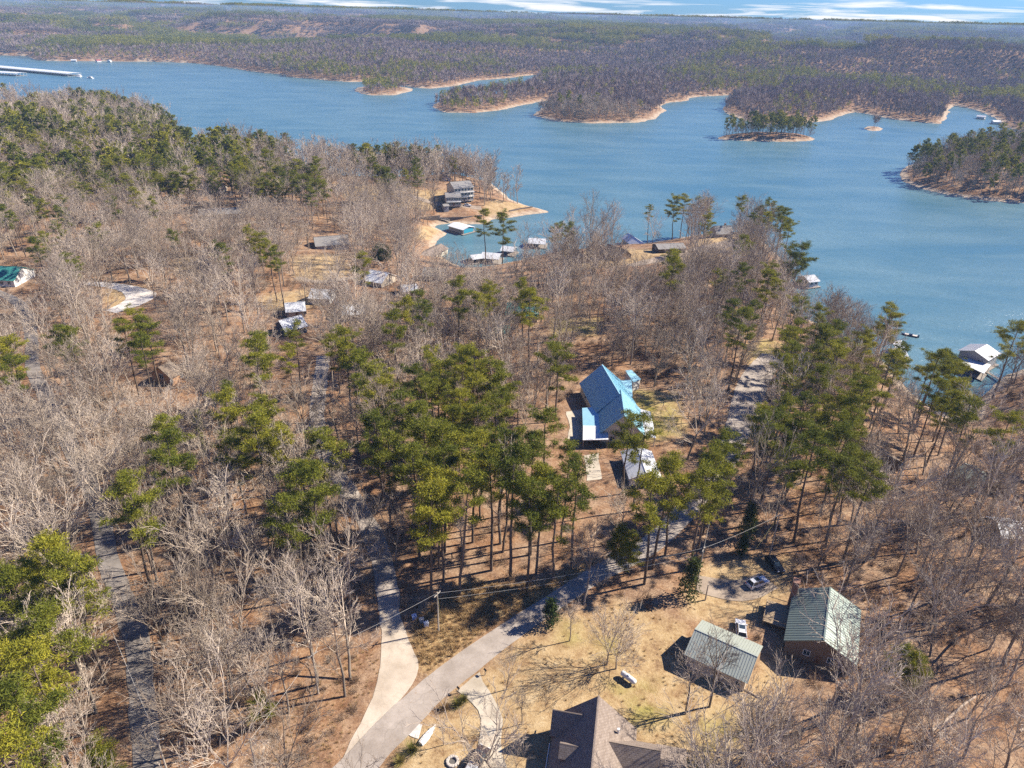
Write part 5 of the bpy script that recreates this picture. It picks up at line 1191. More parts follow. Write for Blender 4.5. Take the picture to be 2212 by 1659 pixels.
# ------------------------------------------------------------------ trees
REG = {(0, 360): [(50,60),(200,60),(300,20),(210,230),(400,240),(430,230),(590,100),(650,60),(830,80),(930,60),(1020,80),(700,150),(870,180),(980,250),(60,200),(20,290),(150,140),(300,470),(350,410),(630,420),(1120,460),(1400,490),(1430,540),(1600,430),(1680,470),(1750,540),(1800,600),(1850,650),(430,620),(870,970),(800,1080),(950,1060),(900,1150),(440,1120),(380,1100),(30,1210),(100,1230),(1680,1150),(1960,980),(1900,1080),(2170,1140),(1750,0),(1500,20),(1550,60),(1630,0),(1850,130),(2000,170),(2100,140),(1900,20),(2050,0),(250,260),(90,330),(230,520),(740,250),(560,150),(500,130),(390,300)],
 (0, 0): [(60,500),(20,560),(480,540),(45,770),(30,830),(20,930),(100,960),(200,860),(230,900),(400,800),(480,830),(450,930),(310,950),(700,790),(730,830),(640,720),(870,780),(850,830),(900,870),(1000,700),(1050,720),(1100,770),(780,740),(290,730),(470,720),(520,960),(700,960),(820,990),(760,1000),(950,1020),(1000,1010),(730,1080),(500,1050),(1080,960),(1330,1020),(1370,1060),(1480,1020),(1530,1010),(1560,1050),(1640,1040),(1740,1000),(1200,1060),(1180,1080),(1860,980),(1680,850),(2140,960),(2020,1010),(2060,1060),(280,1110),(160,1150),(640,1150),(700,1170),(830,1170),(930,1150),(1010,1160),(800,1190),(20,1180),(100,1170),(220,1160),(1960,1090),(1900,1150),(2000,1180),(1810,1200),(2110,1210),(1800,1060),(960,690),(1020,690),(920,720),(980,740),(1080,740),(540,870),(600,800),(560,830),(350,870),(130,820),(360,740)],
 (737, 360): [(240,540),(150,640),(490,870),(430,920),(560,940),(760,800),(700,850),(830,860),(890,900),(350,1020),(400,1050),(320,1090),(960,790),(960,840),(1190,800),(1230,870),(1180,930),(1430,400),(1480,410),(1390,410),(1910,200),(1920,250),(2010,260),(2180,200),(2160,590),(2140,640),(2190,650),(590,1265),(800,1245),(150,1270),(20,1140),(940,300),(1050,310)],
 (737, 0): [(190,960),(280,940),(350,990),(430,990),(200,1040),(480,1050),(720,1040)],
 (1474, 360): [(20,200),(110,210),(170,210),(160,360),(390,250),(410,290),(540,240),(570,260),(500,300),(480,350),(560,340),(630,300),(660,310),(640,370),(700,390),(740,380),(760,420),(720,480),(780,500),(770,560),(720,560),(750,620),(440,360),(390,490),(370,540),(290,700),(250,730),(410,690),(580,690),(560,740),(740,890),(700,930),(780,920),(660,990),(880,960),(340,930),(440,940),(380,1000),(480,1010),(310,960),(740,1050),(690,1100),(800,1120),(920,1090),(1000,1070),(880,1100),(960,1140),(1060,1120),(1180,1110),(1250,1130),(1160,1170),(1340,970),(1350,1010),(1390,1230),(2170,1080),(2120,1110),(1640,1260),(1720,1270)],
 (0, 756): [(40,20),(120,80),(30,150),(1470,310),(1430,370),(1540,400),(1690,380),(1600,420),(1740,470),(1660,520),(1800,540),(1880,570),(1560,560),(1600,630),(1520,640),(1090,540),(1040,590),(1160,600),(1080,640),(2080,640),(2020,690),(2140,700),(1980,740),(1950,820),(1900,860),(2020,900),(1850,940),(2060,980),(1920,1010),(1860,1060),(1960,1080),(850,920),(820,990),(800,1080),(780,1130),(250,1330),(330,1370),(1640,20),(1720,90),(1760,150),(1870,20)],
 (737, 756): [(50,10),(140,90),(80,170),(180,160),(40,250),(230,200),(590,80),(540,120),(630,140),(500,180),(600,220),(650,250),(560,280),(800,60),(860,80),(760,110),(880,150),(1000,150),(940,170),(1040,220),(900,240),(980,280),(850,290),(1030,310),(760,350),(820,390),(920,330),(1000,400),(1080,420),(880,440),(740,430),(960,480),(1100,490),(380,370),(330,400),(450,400),(500,450),(300,470),(240,490),(400,480),(520,520),(220,560),(550,580),(350,560),(430,570),(280,610),(690,570),
  (600,680),(530,720),(480,770),(660,690),(560,800),(700,800),(660,880),(760,860),(620,950),(700,960),(560,1020),(760,1010),(650,1020),(850,650),(900,700),(840,760),(900,800),(800,720),(1080,620),(1030,680),(1130,700),(1060,760),(1000,800),(980,850),(1080,830),(1040,900),(960,930),(1110,930),(1250,820),(1200,860),(1290,900),(1230,940),(1300,960),(1310,650),(1280,690),(1350,700),(1460,710),(1420,760),(1500,760),(1470,820),(1530,880),(1440,860),(1540,950),(1400,1030),
  (1900,430),(1870,490),(1980,480),(1950,560),(2150,680),(2080,720),(2190,740),(2060,800),(2000,850),(2100,860),(2170,870),(2050,920),(2140,940)],
 (1474, 756): [(720,30),(760,100),(690,120),(640,180),(740,180),(700,260),(850,40),(900,60),(1000,50),(960,100),(870,130),(1060,130),(900,190),(1000,200),(1180,170),(1130,230),(1240,240),(1180,290),(1270,310),(1170,30),(1270,40),(1340,80),(1390,80),(650,390),(580,410),(520,450),(700,430),(620,500),(540,530),(750,360),(770,520),(690,560),(820,580),(600,590),(870,460),(920,480),(1000,360),(1060,400),(970,450),(1040,480),(1110,470),(1150,350),(1240,350),(1270,410),(1180,430),(1100,540),(1030,570),(950,560),(880,640),(1000,640),(1120,730),(1060,780),(1170,790),(1200,850),(1110,860),(1650,80),(1720,110),(1600,120),(1780,130),(1650,200),(1760,200),(1700,260),(1800,280),(1640,270),(1720,340),(1830,350),(1870,400),(90,570),(40,590),(130,650),(20,690),(60,760),(270,620),(230,680),(300,720),(200,760),(280,780),(200,820),(300,860),(150,870),(240,930),(230,1010),(700,700),(2030,430),(2100,500)],
 (0, 1188): [(280,50),(200,100),(120,130),(400,110),(330,180),(80,220),(250,200),(450,180),(30,280),(180,300),(350,290),(30,340),(100,390),(250,370),(350,420),(220,460),(120,480),(300,520),(380,540),(40,560),(160,620),(50,640),(220,650),(560,270),(600,310),(500,320),(150,720),(300,700),(60,760),(200,800),(350,820),(100,850),(280,880),(400,900),(30,950),(170,960),(330,980),(440,1000),(90,1050),(250,1060),(380,1060),(50,1130),(190,1150),(290,1140),(100,1260),(40,1240),(250,1300),(150,1340),(330,1350),(60,1380)]}
SMALLP = [(1338, 1160), (1365, 1165), (1355, 1185), (1955, 1428), (1982, 1440), (205, 1618), (215, 1632), (230, 1655), (560, 1590 - 90)]     # small bright pines
BIGP = (1212, 800)
placed = []                               # x, y, spacing
def clear_of(x, y, gap, pad=1.0):
    for fx, fy, hl, hw, yw in FOOT:
        dx, dy = x - fx, y - fy
        if abs(dx) > 40 or abs(dy) > 40: continue
        u = dx * math.cos(yw) + dy * math.sin(yw); v = -dx * math.sin(yw) + dy * math.cos(yw)
        if abs(u) < hl + pad and abs(v) < hw + pad: return False
    if (np.hypot(RP[:, 0] - x, RP[:, 1] - y) < RP[:, 2] + pad).any(): return False
    return True
pines = []
for (ox, oy), L in REG.items():
    for zx, zy in L:
        px_, py_ = ox + zx / 3, oy + zy / 3
        k = random.choices(range(7), [3, 2, 3, 3, 2, 2, 2])[0]; s = random.uniform(.95, 1.2) if py_ > 560 else random.uniform(.85, 1.08)
        if oy == 0 and ox == 0: k = random.choice([3, 3, 4, 0, 2]); s *= 1.08
        ht = PINE_KINDS[k][1]['ht'] * s
        p = at(px_, py_, ht * .86)
        g = float(hgt(p.x, p.y))
        if g < WATER + .8:                                   # the crown is seen against the lake: step back to the bank, with a taller tree
            rd = math.hypot(p.x, p.y); ux, uy = p.x / rd, p.y / rd; zr = g + ht * .86; sl = (CAM_H - zr) / rd
            for st in range(1, 70):
                x, y = p.x - ux * st, p.y - uy * st; g = float(hgt(x, y))
                if g > WATER + 1.0: break
            ht2 = (zr + sl * st - g) / .86
            if g < WATER + .8 or ht2 > 31: continue
            s *= ht2 / ht; p = Vector((x, y, g))
        gap = 4.9 if p.y < 400 else 5.2
        if ox == 737 and oy == 756 and zy > 600: gap = 3.7; s = random.uniform(1.08, 1.3)
        if ox == 1474 and oy == 360 and zy < 640: gap = 2.4; s = max(s, 1.0)
        if any((p.x - a) ** 2 + (p.y - b) ** 2 < gap * gap for a, b, _ in placed): continue
        if not clear_of(p.x, p.y, 0, .6): continue
        placed.append((p.x, p.y, gap)); pines.append((p.x, p.y, g, k, s))
for px_, py_ in SMALLP:
    p = at(px_, py_, 7.5); g = float(hgt(p.x, p.y)); placed.append((p.x, p.y, 3)); pines.append((p.x, p.y, g, 7, random.uniform(.55, .85)))
p = at(1205, 815, 14); pines.append((p.x, p.y, float(hgt(p.x, p.y)), 3, 1.22)); placed.append((p.x, p.y, 6))

# picture areas where the photograph looks past the trees to something; leafless trees are kept from standing before them
OPEN = [[(1520,1350),(1640,1395),(1620,1450),(1510,1405)], [(1720,1270),(1800,1270),(1800,1360),(1730,1370)], [(1590,1235),(1700,1200),(1700,1290),(1590,1290)],
 [(830,1290),(1300,1290),(1470,1400),(1480,1659),(740,1659),(735,1560)], [(1252,790),(1400,790),(1400,960),(1252,960)], [(1255,960),(1420,960),(1420,1020),(1255,1050)], [(1365,845),(1460,850),(1470,930),(1395,950)],
 [(675,800),(705,800),(705,940),(680,940)], [(1590,810),(1650,800),(1620,930),(1565,945)], [(215,1110),(238,1110),(268,1290),(245,1290)], [(285,1350),(318,1350),(332,1659),(298,1659)], [(1010,535),(1115,520),(1115,562),(1010,565)], [(1140,505),(1180,505),(1180,525),(1140,525)], 
 [(225,608),(345,625),(345,680),(225,680)], [(0,562),(85,562),(85,640),(0,640)], [(965,388),(1025,388),(1025,440),(965,440)], [(1080,430),(1195,440),(1195,475),(1060,480)], [(965,470),(1030,478),(1030,510),(965,510)], [(672,500),(752,500),(752,530),(672,530)], [(590,675),(660,675),(660,720),(590,720)],
 [(795,575),(845,575),(845,615),(795,615)], [(905,485),(970,488),(960,525),(905,520)], [(1720,580),(1775,580),(1775,625),(1720,625)], [(1925,720),(2165,720),(2165,835),(2065,835),(1975,800),(1925,780)], [(330,770),(385,770),(385,840),(330,840)], [(1535,478),(1582,478),(1582,510),(1535,510)], [(1350,495),(1480,495),(1480,545),(1350,545)], [(2165,800),(2212,790),(2212,850),(2150,870)],
 [(0,240),(395,240),(395,292),(365,296),(0,262)]]
OPEN[-1] = [(385,262),(430,262),(430,292),(385,292)]
OPENA = [np.array(q, float) for q in OPEN]
def inside(px_, py_, poly):
    r = np.zeros(len(px_), bool); n = len(poly)
    for i in range(n):
        a = poly[i]; b = poly[(i + 1) % n]
        if a[1] == b[1]: continue
        c = (a[1] > py_) != (b[1] > py_); r ^= c & (px_ < a[0] + (py_ - a[1]) * (b[0] - a[0]) / (b[1] - a[1]))
    return r
def grid_candidates(x0, x1, y0, y1, step):
    X, Y = np.meshgrid(np.arange(x0, x1, step), np.arange(y0, y1, step)); n = X.size
    return np.column_stack([X.ravel() + rng.uniform(-.48, .48, n) * step, Y.ravel() + rng.uniform(-.48, .48, n) * step])
Q = grid_candidates(-480, 420, 40, 980, 5.0)
z = hgt(Q[:, 0], Q[:, 1]); sand = hgt(Q[:, 0], Q[:, 1], SG)
inA = sdf(Q, A) > 2
px_, py_ = project(np.column_stack([Q, z]))
tx, ty = project(np.column_stack([Q, z + 17]))
ok = inA & (sand < .4) & (z > WATER + .6) & (py_ > 150) & (ty < 1690) & (px_ > -160) & (px_ < 2360)
Q, z, px_, py_ = Q[ok], z[ok], px_[ok], py_[ok]
dens = .25 + .22 * (fbm(Q[:, 0], Q[:, 1], 55) > .45)
def zone(poly, v):
    global dens
    dens = np.where(inside(px_, py_, np.array(poly, float)), v, dens)
zone([(870,1000),(1230,1000),(1290,1180),(1050,1330),(890,1330),(840,1150)], .10)           # pine lot, open floor
zone([(884,1290),(1000,1262),(1180,1262),(1300,1205),(1300,1240),(940,1455)], .0)
zone([(990,1490),(1100,1405),(1480,1330),(1500,1480),(1640,1480),(1560,1659),(850,1659)], .03)
zone([(700,920),(1150,900),(1250,1000),(870,1000)], .3)
zone([(1480,1200),(1720,1200),(1720,1300),(1480,1330)], .02)
zone([(1650,980),(1860,980),(1800,1120),(1600,1130)], .28)
zone([(0,1250),(190,1250),(170,1500),(0,1659)], .25)
zone([(0,150),(420,260),(820,340),(700,520),(0,560)], .25)
zone([(900,520),(1200,520),(1200,600),(900,600)], .3)
zone([(600,540),(770,540),(770,640),(600,640)], .25)
zone([(700,395),(1080,395),(1180,460),(900,490),(700,480)], .35)
zone([(440,1500),(760,1400),(740,1659),(440,1659)], .38)
zone([(1280,620),(1700,620),(1700,760),(1180,900),(760,760)], .46)
zone([(1700,1150),(2300,1000),(2300,1659),(1700,1659)], .38)
zone([(1900,880),(2300,880),(2300,1060),(1900,1060)], .22)
keep = rng.random(len(Q)) < dens
for poly in LAWNS: keep &= ~((sdf(Q, poly) > 0) & (rng.random(len(Q)) < .8))
Q, z = Q[keep], z[keep]
hts = rng.uniform(.78, 1.32, len(Q)); kinds = rng.integers(0, len(BARE), len(Q)); base_ht = np.array([k['ht'] for _, k in BARE_KINDS])[kinds] * hts
blocked = np.zeros(len(Q), bool)
for f in (.12, .35, .6, .85, 1.0):
    ax, ay = project(np.column_stack([Q, z + base_ht * f]))
    wpx = np.where(np.hypot(Q[:, 0], Q[:, 1]) > 0, FPX * 2.2 / (np.hypot(Q[:, 0], Q[:, 1]) + 40), 0) * (f > .3)
    for poly in OPENA:
        for sx in (-1, 0, 1): blocked |= inside(ax + sx * wpx, ay, poly)
keep = ~blocked | (rng.random(len(Q)) < .015)
PL = np.array([(a, b) for a, b, _ in placed])
sel = []
for i in np.where(keep)[0]:
    x, y = Q[i]
    if ((PL[:, 0] - x) ** 2 + (PL[:, 1] - y) ** 2 < 6.0).any(): continue
    if not clear_of(x, y, 0, .8): continue
    sel.append(i)
bares = [(Q[i, 0], Q[i, 1], z[i], int(kinds[i]), float(hts[i])) for i in sel]
# leafless trees the photograph shows standing alone: survey point of the foot, height, kind
SOLO = [((1532, 1528), 15.5, 1, 'dark leafless tree in front of the green barn end'), ((1310, 1440), 12, 6, 'leafless tree with several stems on the straw lawn near the barn'), ((1330, 1448), 12.5, 6, None), ((1230, 1386), 9, 1, 'thin leafless tree beside the road lawn'), ((1094, 1490), 7.5, 0, 'small pointed leafless tree beside the driveway mouth'),
 ((1127, 1567), 7.0, 1, 'small pointed leafless tree between driveway and shingled house'), ((958, 1612), 5.5, 1, 'thin little leafless tree beside the old white boat'), ((1115, 1668), 6, 6, 'small bushy leafless tree below the shingled house corner'), ((203, 1607), 13, 3, 'broad pale leafless tree left of the shaded lane'), ((467, 1535), 16, 3, 'broad pale leafless tree in the woods right of the shaded lane'), ((508, 1512), 17, 0, 'tall pale leafless tree beside the broad one'), ((585, 1565), 16, 3, 'broad pale leafless tree with a kinked trunk'), ((625, 1545), 14, 1, 'slender pale leafless tree above the brushy slope'), ((1480, 1545), 13, 1, 'leafless tree on the lawn left of the barn'), ((1275, 492), 23, 0, 'tallest leafless tree standing alone against the water'),
 ((1800, 708), 15, 8, 'leafless tree leaning over the water by the inlet'), ((1830, 722), 16, 9, 'second leafless tree leaning over the inlet'), ((1720, 655), 15, 8, 'leafless tree leaning over the shore near the hip roofed boathouse'), ((1040, 405), 19, 2, 'tall leafless tree at the tip of the lakefront point'), ((1055, 408), 20, 3, 'broad leafless tree beside the lakefront house'), ((1025, 402), 17, 0, None), ((2150, 850), 17, 1, 'tall leafless tree on the straw bank by the docks'), ((2175, 845), 18, 0, None), ((2190, 830), 16, 2, None),
 ((1000, 1220), 15, 1, None), ((855, 1215), 14, 4, 'pale leafless tree on the left side of the pine lot')]
solo = []
for q, ht, k, lb in SOLO:
    p = at(*q); solo.append((p.x, p.y, float(hgt(p.x, p.y)), k, ht / BARE_KINDS[k][1]['ht'], lb))

# landmarks that names and labels of trees refer to
MARKS = [('the green barn', (1560, 1410)), ('the green cabin', (1780, 1340)), ('the white gas tank', (1356, 1474)), ('the blue steel house', (1330, 880)), ('the road fork', (900, 1440)), ('the fork utility pole', (947, 1368)),
 ('the shingled house', (1285, 1600)), ('the pine lot', (1010, 1180)), ('the dirt yard', (1590, 1270)), ('the turnaround', (1630, 820)), ('the dark house', (1010, 820)), ('the gabled cottage', (355, 815)), ('the navy house', (627, 700)),
 ('the white gravel drive', (290, 650)), ('the grey house', (712, 540)), ('the teal roofed house', (30, 600)), ('the dark lake house', (1900, 985)), ('the pale green house', (2110, 1025)), ('the two storey boathouse', (2120, 790)), ('the upper lane', (690, 880)),
 ('the lane bend', (230, 1190)), ('the lane bottom', (310, 1600)), ('the lane middle', (130, 920)), ('the ivy trunk', (441, 985)), ('the fallen trunk', (2060, 1545)), ('the carport', (1286, 950)), ('the steel shed', (1386, 1000)), ('the tan point house', (1560, 500)), ('the teal steel house', (1130, 680)), ('the brown house', (453, 580)),
 ('the lakefront house', (993, 420)), ('the hip roofed boathouse', (1748, 612)), ('the grey bungalow', (477, 470)), ('the magnolia', (824, 560)), ('the cove boathouse', (997, 495)), ('the right picture edge', (2200, 1400)), ('the tan house', (462, 400)), ('the far shore tip', (375, 280)), ('the cottage lawn', (1340, 560)), ('the green patch lawn', (1245, 705)), ('the lower left corner', (30, 1500))]
MW = [(n, at(*q)) for n, q in MARKS]
ORD = ['nearest', 'second nearest', 'third nearest', 'fourth nearest', 'fifth nearest', 'sixth nearest', 'seventh nearest', 'eighth nearest', 'ninth nearest', 'tenth nearest']
used = {}
def place_words(x, y):
    b = min(MW, key=lambda m: (m[1].x - x) ** 2 + (m[1].y - y) ** 2); dx, dy = x - b[1].x, y - b[1].y
    r = math.hypot(b[1].x, b[1].y); fx, fy = b[1].x / r, b[1].y / r
    f = dx * fx + dy * fy; s = dx * fy - dy * fx
    rel = ('beyond' if f > 0 else 'in front of') if abs(f) > abs(s) else ('right of' if s > 0 else 'left of')
    return b[0], rel, math.hypot(dx, dy)
def label_all(items, noun):
    """items: list of (look, x, y) -> one label each, ranked by distance from its landmark"""
    bins = {}
    for i, (look, x, y) in enumerate(items):
        n, rel, d = place_words(x, y); bins.setdefault((look, n, rel), []).append((d, i))
    res = [None] * len(items); grp = [None] * len(items)
    for (look, n, rel), L in bins.items():
        L.sort()
        for k, (d, i) in enumerate(L):
            if len(L) == 1: res[i] = '%s %s %s %s' % (look, noun, rel, n)
            elif k < 10: res[i] = '%s %s %s %s, %s of them' % (look, noun, rel, n, ORD[k])
            else: res[i] = '%s %s deep in the trees %s %s' % (look, noun, rel, n)
            grp[i] = '%ss %s %s' % (noun, rel, n)
    return res
camd = lambda t: math.hypot(t[0], t[1], )
def seen(t, ht):
    a, b = project(np.array([[t[0], t[1], t[2] + ht * f] for f in (0, .5, .8, 1)])); return ((a > -10) & (a < 2222) & (b > -10) & (b < 1669)).any()
pines.sort(key=lambda t: (not seen(t, 20), camd(t))); bares.sort(key=lambda t: (not seen(t, 15), camd(t)))
NP, NB = 298, 298 - len(solo)
def sway(): return (random.gauss(0, .02), random.gauss(0, .02), random.random() * 6.28)
pl = label_all([(PINE_KINDS[t[3]][0], t[0], t[1]) for t in pines[:NP]], 'pine')
for t, lb in zip(pines[:NP], pl):
    r = empty('pine_tree', (t[0], t[1], t[2]), 0, lb, 'tree', 'pine trees'); r.rotation_euler = sway(); r.scale = (t[4],) * 3
    link('trunk', PINE[t[3]][0], r); link('crown', PINE[t[3]][1], r)
bl = label_all([(BARE_KINDS[t[3]][0], t[0], t[1]) for t in bares[:NB]], 'leafless tree')
so = [s for s in solo]; extra = label_all([(BARE_KINDS[s[3]][0] + ' lone', s[0], s[1]) for s in so], 'leafless tree')
for t, lb in list(zip(bares[:NB], bl)) + [(s[:5], s[5] or e) for s, e in zip(so, extra)]:
    r = empty('bare_tree', (t[0], t[1], t[2]), 0, lb, 'tree', 'leafless trees'); r.rotation_euler = sway(); r.scale = (t[4],) * 3
    link('trunk', BARE[t[3]][0], r); link('crown', BARE[t[3]][1], r)
print('pines', len(pines), 'bares', len(bares))
def split_lod(rest, hi_n, mid_n, cut):
    P = np.array([t[:3] for t in rest]); k = np.array([t[3] for t in rest]); s = np.array([t[4] for t in rest]); d = np.hypot(P[:, 0], P[:, 1])
    return P, rng.random(len(P)) * 6.28, s, np.where(d < cut, k, hi_n + k % mid_n)
rest = bares[NB:]
# saplings and brush-height trees join the same mass
P_, r_, s_, k_ = split_lod(rest, len(BARE), len(MIDBARE), 480)
n0 = len(P_); extra_i = rng.choice(n0, int(n0 * .25)); jit = rng.normal(0, 2.2, (len(extra_i), 2))
Px = P_[extra_i].copy(); Px[:, :2] += jit; Px[:, 2] = hgt(Px[:, 0], Px[:, 1])
okx = np.array([clear_of(x, y, 0, 1.0) for x, y in Px[:, :2]]) & (Px[:, 2] > WATER + .6)
P_ = np.vstack([P_, Px[okx]]); r_ = np.concatenate([r_, rng.random(okx.sum()) * 6.28]); s_ = np.concatenate([s_, rng.uniform(.3, .6, okx.sum())]); k_ = np.concatenate([k_, k_[extra_i][okx]])
scatter('bare_woods', [m[2] for m in BARE] + MIDBARE, P_, r_, s_, k_, 'leafless winter woods behind the nearest trees')
# pines of the near land past the 300 that show largest, with more in the far left woods
rest = pines[NP:]
Qp = grid_candidates(-480, -60, 330, 980, 6.2); zp = hgt(Qp[:, 0], Qp[:, 1]); pxp, pyp = project(np.column_stack([Qp, zp]))
okp = (sdf(Qp, A) > 6) & (zp > WATER + 1) & (pxp > -150) & (pyp < 470) & (fbm(Qp[:, 0] + 40, Qp[:, 1], 60) > .52) & (rng.random(len(Qp)) < .42)
rest = rest + [(x, y, zz, int(rng.integers(2, 5)), float(rng.uniform(.85, 1.15))) for (x, y), zz in zip(Qp[okp], zp[okp]) if clear_of(x, y, 0, 1)]
P_, r_, s_, k_ = split_lod(rest, len(PINE), len(MIDPINE), 480)
scatter('pine_woods', [m[2] for m in PINE] + MIDPINE, P_, r_, s_, k_, 'green pines scattered through the woods behind the nearest ones')

# ------------------------------------------------------------------ woods across the lake
def low_tree(rg, kind):
    if kind == 0:                                          # leafless: a stem and a fan of broad sprays
        ht = rg.uniform(12, 18); hb = ht * .3; cr_ = rg.uniform(3.4, 4.8); S = [(0, 0, -1, rg.normal(0, .3), rg.normal(0, .3), ht * .6, .20, .08)]
        for i in range(26):
            az = rg.random() * 6.28; u = rg.random(); el = math.asin(-.25 + 1.25 * u)
            e = np.array([cr_ * math.cos(az) * math.cos(el), cr_ * math.sin(az) * math.cos(el), ht * .60 + ht * .40 * math.sin(el)]) * rg.uniform(.85, 1.08)
            z0 = rg.uniform(hb, ht * .55); q = np.array([e[0] * .25, e[1] * .25, z0 + (e[2] - z0) * .35])
            S.append((*q, *e, rg.uniform(.22, .42), 0.0))
        V, T = segs_mesh(S, 3); return V, T, np.zeros(len(T), int), np.zeros(len(V))
    ht = rg.uniform(14, 22); C = []
    for i in range(8):
        t = rg.uniform(.45, 1.0); rr = 3.2 * (1.25 - t) ** .6; az = rg.random() * 6.28; C.append((rr * math.cos(az) * rg.random(), rr * math.sin(az) * rg.random(), ht * t))
    V, T, shd = tufts(np.array(C), np.full(8, 1.9), 7, rg, ln=1.5, wd=.6)
    Vt, Tt = segs_mesh([(0, 0, -1, 0, 0, ht * .9, .25, .08)], 3)
    return np.vstack([Vt, V]), np.vstack([Tt, T + len(Vt)]), np.array([0] * len(Tt) + [1] * len(T)), np.concatenate([np.zeros(len(Vt)), shd])
far_twig = bark_mat('far_twigs', (0.19, 0.14, 0.125), (0.37, 0.295, 0.26))
def patch(name, seed, pine_share, size, n):
    rg = np.random.default_rng(seed); Vs = []; Ts = []; Ms = []; As = []; k = 0
    for i in range(n):
        V, T, M, A1 = low_tree(rg, 1 if rg.random() < pine_share else 0); a = rg.random() * 6.28; s = rg.uniform(.8, 1.15)
        c, q = math.cos(a) * s, math.sin(a) * s; V = np.column_stack([V[:, 0] * c - V[:, 1] * q, V[:, 0] * q + V[:, 1] * c, V[:, 2] * s])
        V[:, :2] += rg.uniform(-size / 2, size / 2, 2); Vs.append(V); Ts.append(T + k); Ms.append(M); As.append(A1); k += len(V)
    return mesh_np(name, np.vstack(Vs), np.vstack(Ts), [far_twig, needle_m], np.concatenate(Ms), {'tuft': np.concatenate(As)})
def low_proto(name, seed, kind):
    V, T, M, A1 = low_tree(np.random.default_rng(seed), kind); return mesh_np(name, V, T, [far_twig, needle_m], M, {'tuft': A1})
LOWB = [low_proto('farbare_%d' % i, 500 + i, 0) for i in range(6)]; LOWP = [low_proto('farpine_%d' % i, 520 + i, 1) for i in range(4)]
PATCH = [patch('woods_patch_%d' % i, 540 + i, s, 62, 90) for i, s in enumerate((.03, .03, .12, .3, .65, .85))]
def far_woods():
    pts = []; rot = []; scl = []; idx = []
    def wedge(r0, r1, step):
        y = np.arange(0, r1, step); 
        Q = grid_candidates(-r1 * .75, r1 * .75, r0 * .6, r1, step); r = np.hypot(Q[:, 0], Q[:, 1]); a = np.degrees(np.arctan2(Q[:, 0], Q[:, 1]))
        return Q[(r >= r0) & (r < r1) & (np.abs(a) < 41)]
    Q = wedge(520, 2100, 6.6)
    z, sd = land(Q); nearA = np.zeros(len(Q), bool); k = Q[:, 1] < 1000; nearA[k] = sdf(Q[k], A) > -5
    ok = (z > WATER + .8) & (sd < .35) & ~nearA & (rng.random(len(Q)) < .88); Q, z = Q[ok], z[ok]
    pn = fbm(Q[:, 0] + 500, Q[:, 1] + 100, 150, 3); west = sm(-Q[:, 0], 250, 700); inB = sdf(Q, B) > 0; isl = inB | (sdf(Q, C_) > 0)
    share = np.clip(.02 + 3.2 * np.clip(pn - .515 + .06 * west, 0, 1) + .10 * west, 0, .8) + .25 * inB + .2 * (sdf(Q, C_) > 0) * (Q[:, 0] > 265)
    thin = (sdf(Q, C_) > 0) | (sdf(Q, D_) > 0)
    pine = rng.random(len(Q)) < share
    pts.append(np.column_stack([Q, z])); rot.append(rng.random(len(Q)) * 6.28); scl.append(rng.uniform(.72, 1.15, len(Q)) * np.where(thin, .95, .78 + .5 * fbm(Q[:, 0], Q[:, 1] + 60, 85, 2))); 
    close = np.hypot(Q[:, 0], Q[:, 1]) < 1000
    idx.append(np.where(pine, np.where(close, 21 + rng.integers(0, 5, len(Q)), 6 + rng.integers(0, 4, len(Q))), np.where(close, 16 + rng.integers(0, 5, len(Q)), rng.integers(0, 6, len(Q)))))
    for r0, r1, st, sc_ in ((2100, 5200, 52, 1.0), (5200, 12500, 110, 2.2)):
        Q = wedge(r0, r1, st); z, sd = land(Q); ok = (z > WATER + 1.5) & (sd < .3); Q, z = Q[ok], z[ok]
        pn = fbm(Q[:, 0] + 500, Q[:, 1] + 100, 420, 4) + .05 * rng.normal(0, 1, len(Q)) + .09 * sm(np.hypot(Q[:, 0], Q[:, 1]), 5000, 9000)
        k = np.digitize(pn, (.40, .45, .50, .54, .60))
        pts.append(np.column_stack([Q, z - 1.0])); rot.append(rng.integers(0, 4, len(Q)) * 1.5708 + rng.normal(0, .2, len(Q))); scl.append(np.full(len(Q), sc_) if sc_ == 1 else rng.uniform(1.5, 1.9, len(Q))); idx.append(10 + k)
    P = np.vstack(pts); print('far instances', len(P))
    return scatter('far_woods', LOWB + LOWP + PATCH + MIDBARE + MIDPINE, P, np.concatenate(rot), np.concatenate(scl), np.concatenate(idx), 'leafless woods with green pine patches across the lake')
far_woods()

# ------------------------------------------------------------------ undergrowth and dry grass
def bush_mesh(name, seed, h, n, mat, r_=.012):
    rg = np.random.default_rng(seed); S = []
    for i in range(n):
        az = rg.random() * 6.28; an = rg.uniform(.05, 1.1); L = h * rg.uniform(.4, 1.0); o = rg.normal(0, h * .22, 3) * [1, 1, 0]
        d = np.array([math.cos(az) * math.sin(an), math.sin(az) * math.sin(an), math.cos(an)]); e = o + d * L
        S.append((*o, *e, r_ * 1.6, 0.0))
        for j in range(3): f = rg.uniform(.3, .9); q = o + d * L * f; S.append((*q, *(q + unit(d + rg.normal(0, .5, 3)) * L * .4), r_, 0.0))
    V, T = segs_mesh(S, 3); return mesh_np(name, V, T, [mat])
brush_m = bark_mat('brush_stems', (.16, .10, .065), (.42, .30, .20))
BUSH = [bush_mesh('bush_%d' % i, 600 + i, h, 45, brush_m, .02) for i, h in enumerate((1.2, 1.8, 2.4, 3.2))]
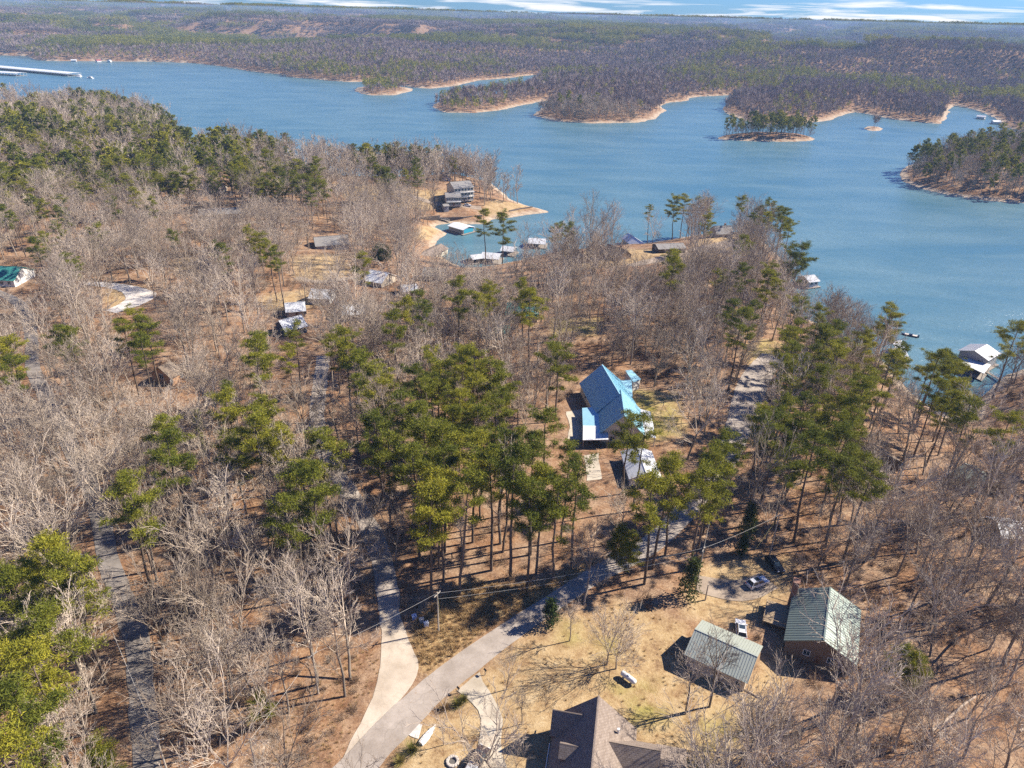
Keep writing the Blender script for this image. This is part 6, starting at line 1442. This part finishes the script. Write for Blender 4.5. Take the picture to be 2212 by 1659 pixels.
Qb = grid_candidates(-230, 240, 45, 330, 3.0); zb = hgt(Qb[:, 0], Qb[:, 1]); pb_, qb_ = project(np.column_stack([Qb, zb]))
db = .16 + .5 * (fbm(Qb[:, 0], Qb[:, 1], 22) > .55)
db = np.where(inside(pb_, qb_, np.array([(440,1480),(800,1380),(740,1659),(440,1659)], float)), .75, db); db = np.where(inside(pb_, qb_, np.array([(870,1000),(1230,1000),(1290,1180),(1050,1330),(890,1330),(840,1150)], float)), .35, db)
kb = (zb > WATER + 1) & (pb_ > -60) & (pb_ < 2270) & (qb_ < 1720) & (rng.random(len(Qb)) < db)
for poly in LAWNS: kb &= ~(sdf(Qb, poly) > -.5)
kb &= ~(sdf(Qb, WEEDS) > 0)
kb[kb] = [clear_of(x, y, 0, .9) for x, y in Qb[kb]]
scatter('undergrowth', BUSH, np.column_stack([Qb, zb])[kb], rng.random(kb.sum()) * 6.28, rng.uniform(.5, 1.1, kb.sum()), rng.integers(0, 4, kb.sum()), 'brown leafless undergrowth on the woodland floor')
TUFT = [grass_clump_mesh('tuft_%d' % i, 700 + i, .55 + .2 * i, 36, dry_m) for i in range(3)]
Qg = grid_candidates(-60, 110, 55, 125, .75); zg = hgt(Qg[:, 0], Qg[:, 1])
wd_ = sdf(Qg, WEEDS) > .3; lw_ = np.zeros(len(Qg), bool); lw_ |= (sdf(Qg, LAWNS[0]) > .5)
edge = inside(*project(np.column_stack([Qg, zg])), np.array([(560,1560),(800,1380),(830,1440),(720,1662),(520,1662)], float))
kg = (wd_ & (rng.random(len(Qg)) < .75)) | (lw_ & (rng.random(len(Qg)) < .10)) | (edge & (rng.random(len(Qg)) < .45))
kg[kg] = [clear_of(x, y, 0, .1) for x, y in Qg[kg]]
scatter('dry_grass', TUFT, np.column_stack([Qg, zg])[kg], rng.random(kg.sum()) * 6.28, np.where(wd_[kg], rng.uniform(.8, 1.5, kg.sum()), rng.uniform(.35, .7, kg.sum())), rng.integers(0, 3, kg.sum()), 'dry straw coloured grass and weeds near the road fork')
